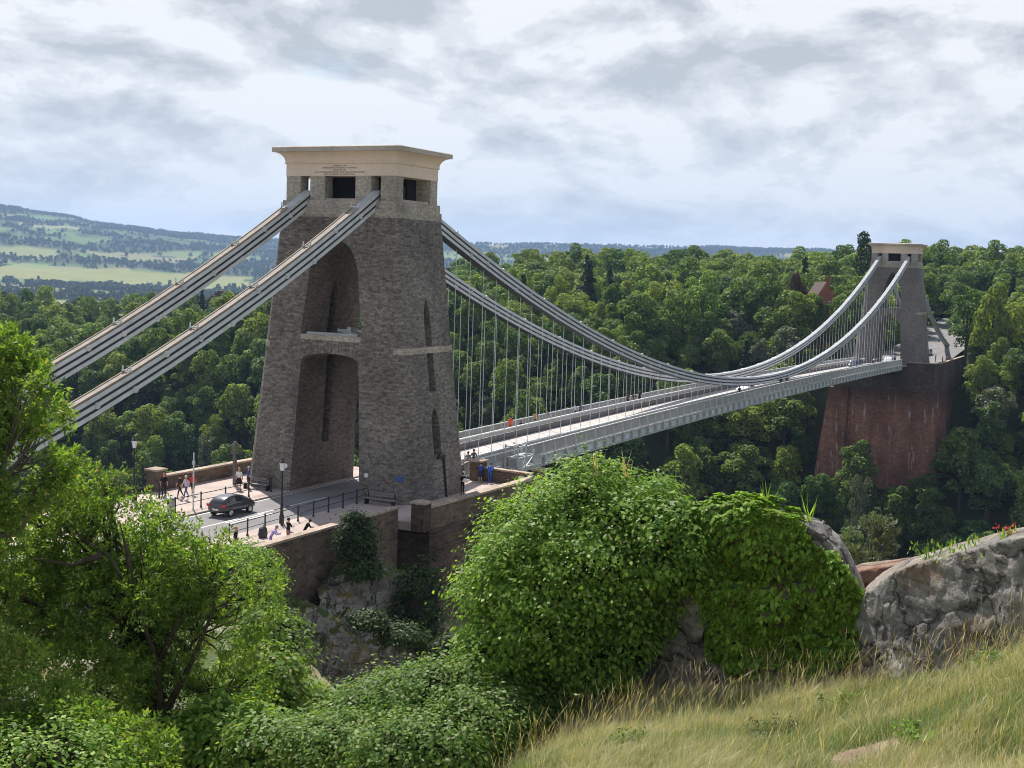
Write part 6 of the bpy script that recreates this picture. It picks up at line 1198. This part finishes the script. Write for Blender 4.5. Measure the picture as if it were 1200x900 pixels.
on_far_walk(71.0, 'tall walker in dark purple, last of three far along the footway', (0.05, 0.03, 0.06), (0.03, 0.02, 0.04), h=1.82)
person('dark figure walking on the near footway just behind the white car', (109, -3.9, deck_z(109) + 0.12), math.pi, 'walk', (0.04, 0.04, 0.05), (0.03, 0.03, 0.04))
person('second dark figure on the near footway behind the white car', (112, -4.0, deck_z(112) + 0.12), math.pi, 'walk', (0.07, 0.06, 0.06), (0.03, 0.03, 0.04))
person('lone small figure on the near footway before mid span', (88, -3.95, deck_z(88) + 0.12), math.pi, 'stand', (0.06, 0.06, 0.07), (0.05, 0.05, 0.06))
for i, (x, y, t_, l_, lab) in enumerate([(224, -10.2, (0.5, 0.12, 0.08), (0.1, 0.05, 0.05), 'person in red leaning at the far parapet'), (221, -9.9, (0.05, 0.05, 0.06), (0.04, 0.04, 0.05), 'person in black beside the far tower flank'), (228, -9.8, (0.7, 0.68, 0.64), (0.1, 0.1, 0.12), 'person in white near the foot of the far backstay'), (226, -7.6, (0.08, 0.08, 0.10), (0.05, 0.05, 0.06), 'dark figure standing on the road side beyond the far tower')]):
    person(lab, (x, y, far_rz(x) + (0.0 if y < -8.6 else 0.12)), D2R(-100), 'stand', t_, l_)

# ------------------------------------------------------------------ brick house in the wood
hz_ = ground_z(HOUSE[0], HOUSE[1]); hb = at_d(962, 357, 345)[2] - 3.5; top_ = at_d(966, 328, 345)[2]
root = thing('brick_house', 'red brick house with gable and chimney half buried in the wood', 'house', (HOUSE[0], HOUSE[1], hb), PSI + math.pi + 0.35); root.scale = (0.64, 0.64, 0.92); hh = top_ - hb; ev = hh * 0.66
m = MB(); m.frustum([[(-4, -3.6, -8), (4, -3.6, -8), (4, 3.6, -8), (-4, 3.6, -8)], [(-4, -3.6, ev), (4, -3.6, ev), (4, 3.6, ev), (-4, 3.6, ev)]]); m.frustum([[(-4, -3.6, ev), (4, -3.6, ev), (4, 3.6, ev), (-4, 3.6, ev)], [(-4, -0.05, hh), (4, -0.05, hh), (4, 0.05, hh), (-4, 0.05, hh)]]); m.build('wall', 'house_brick', root)
m = MB()
for s in (-1, 1): m.frustum([[(-4.05, s * 4.0, ev - 0.35), (3.6, s * 4.0, ev - 0.35), (3.6, s * 0.0, hh + 0.12), (-4.05, s * 0.0, hh + 0.12)], [(-4.05, s * 4.0, ev - 0.17), (3.6, s * 4.0, ev - 0.17), (3.6, s * 0.0, hh + 0.3), (-4.05, s * 0.0, hh + 0.3)]])
rf = m.build('roof', 'roof_tile', root)
m = MB(); m.box(1.8, 3.1, 0.6, 1.9, hh - 2.2, hh + 1.5); m.box(1.65, 3.25, 0.45, 2.05, hh + 1.502, hh + 1.75); m.build('chimney', 'house_brick', rf)
for y in (-1.6, 1.4):
    m = MB(); m.box(3.95, 4.08, y - 0.6, y + 0.6, ev * 0.35, ev * 0.75); f_ = m.build('window', 'white_paint', root); m = MB(); m.box(4.081, 4.10, y - 0.5, y + 0.5, ev * 0.35 + 0.1, ev * 0.75 - 0.1); m.build('pane', 'car_glass', f_)
# mast on the far hill
p = at_d(10, 245, 7000); z0 = ground_z(p[0], p[1]); root = thing('radio_mast', 'thin radio mast on the skyline of the far hill', 'mast', (p[0], p[1], z0)); m = MB(); m.tube([(0, 0, -3), (0, 0, 26)], [1.2, 0.7], 6); m.build('mast_shaft', 'painted_dull', root); m = MB(); m.bar((-2.5, 0, 20), (2.5, 0, 20), 0.8); m.build('aerial', 'painted_dull', root)

# ------------------------------------------------------------------ the air of the valley
hv = bpy.data.materials.new('haze'); hv.use_nodes = True; t = hv.node_tree; t.nodes.clear(); o_ = t.nodes.new('ShaderNodeOutputMaterial'); pv = t.nodes.new('ShaderNodeVolumePrincipled'); pv.inputs['Density'].default_value = 8.0e-5; pv.inputs['Color'].default_value = (0.43, 0.64, 1.0, 1); pv.inputs['Anisotropy'].default_value = 0.2; t.links.new(pv.outputs[0], o_.inputs['Volume']); MATS['haze'] = hv
m = MB(); m.box(-9990, 9990, -9990, 9990, -160, 330); props(m.build('haze', 'haze'), 'pale blue summer haze over the valley', 'haze', None, 'stuff')
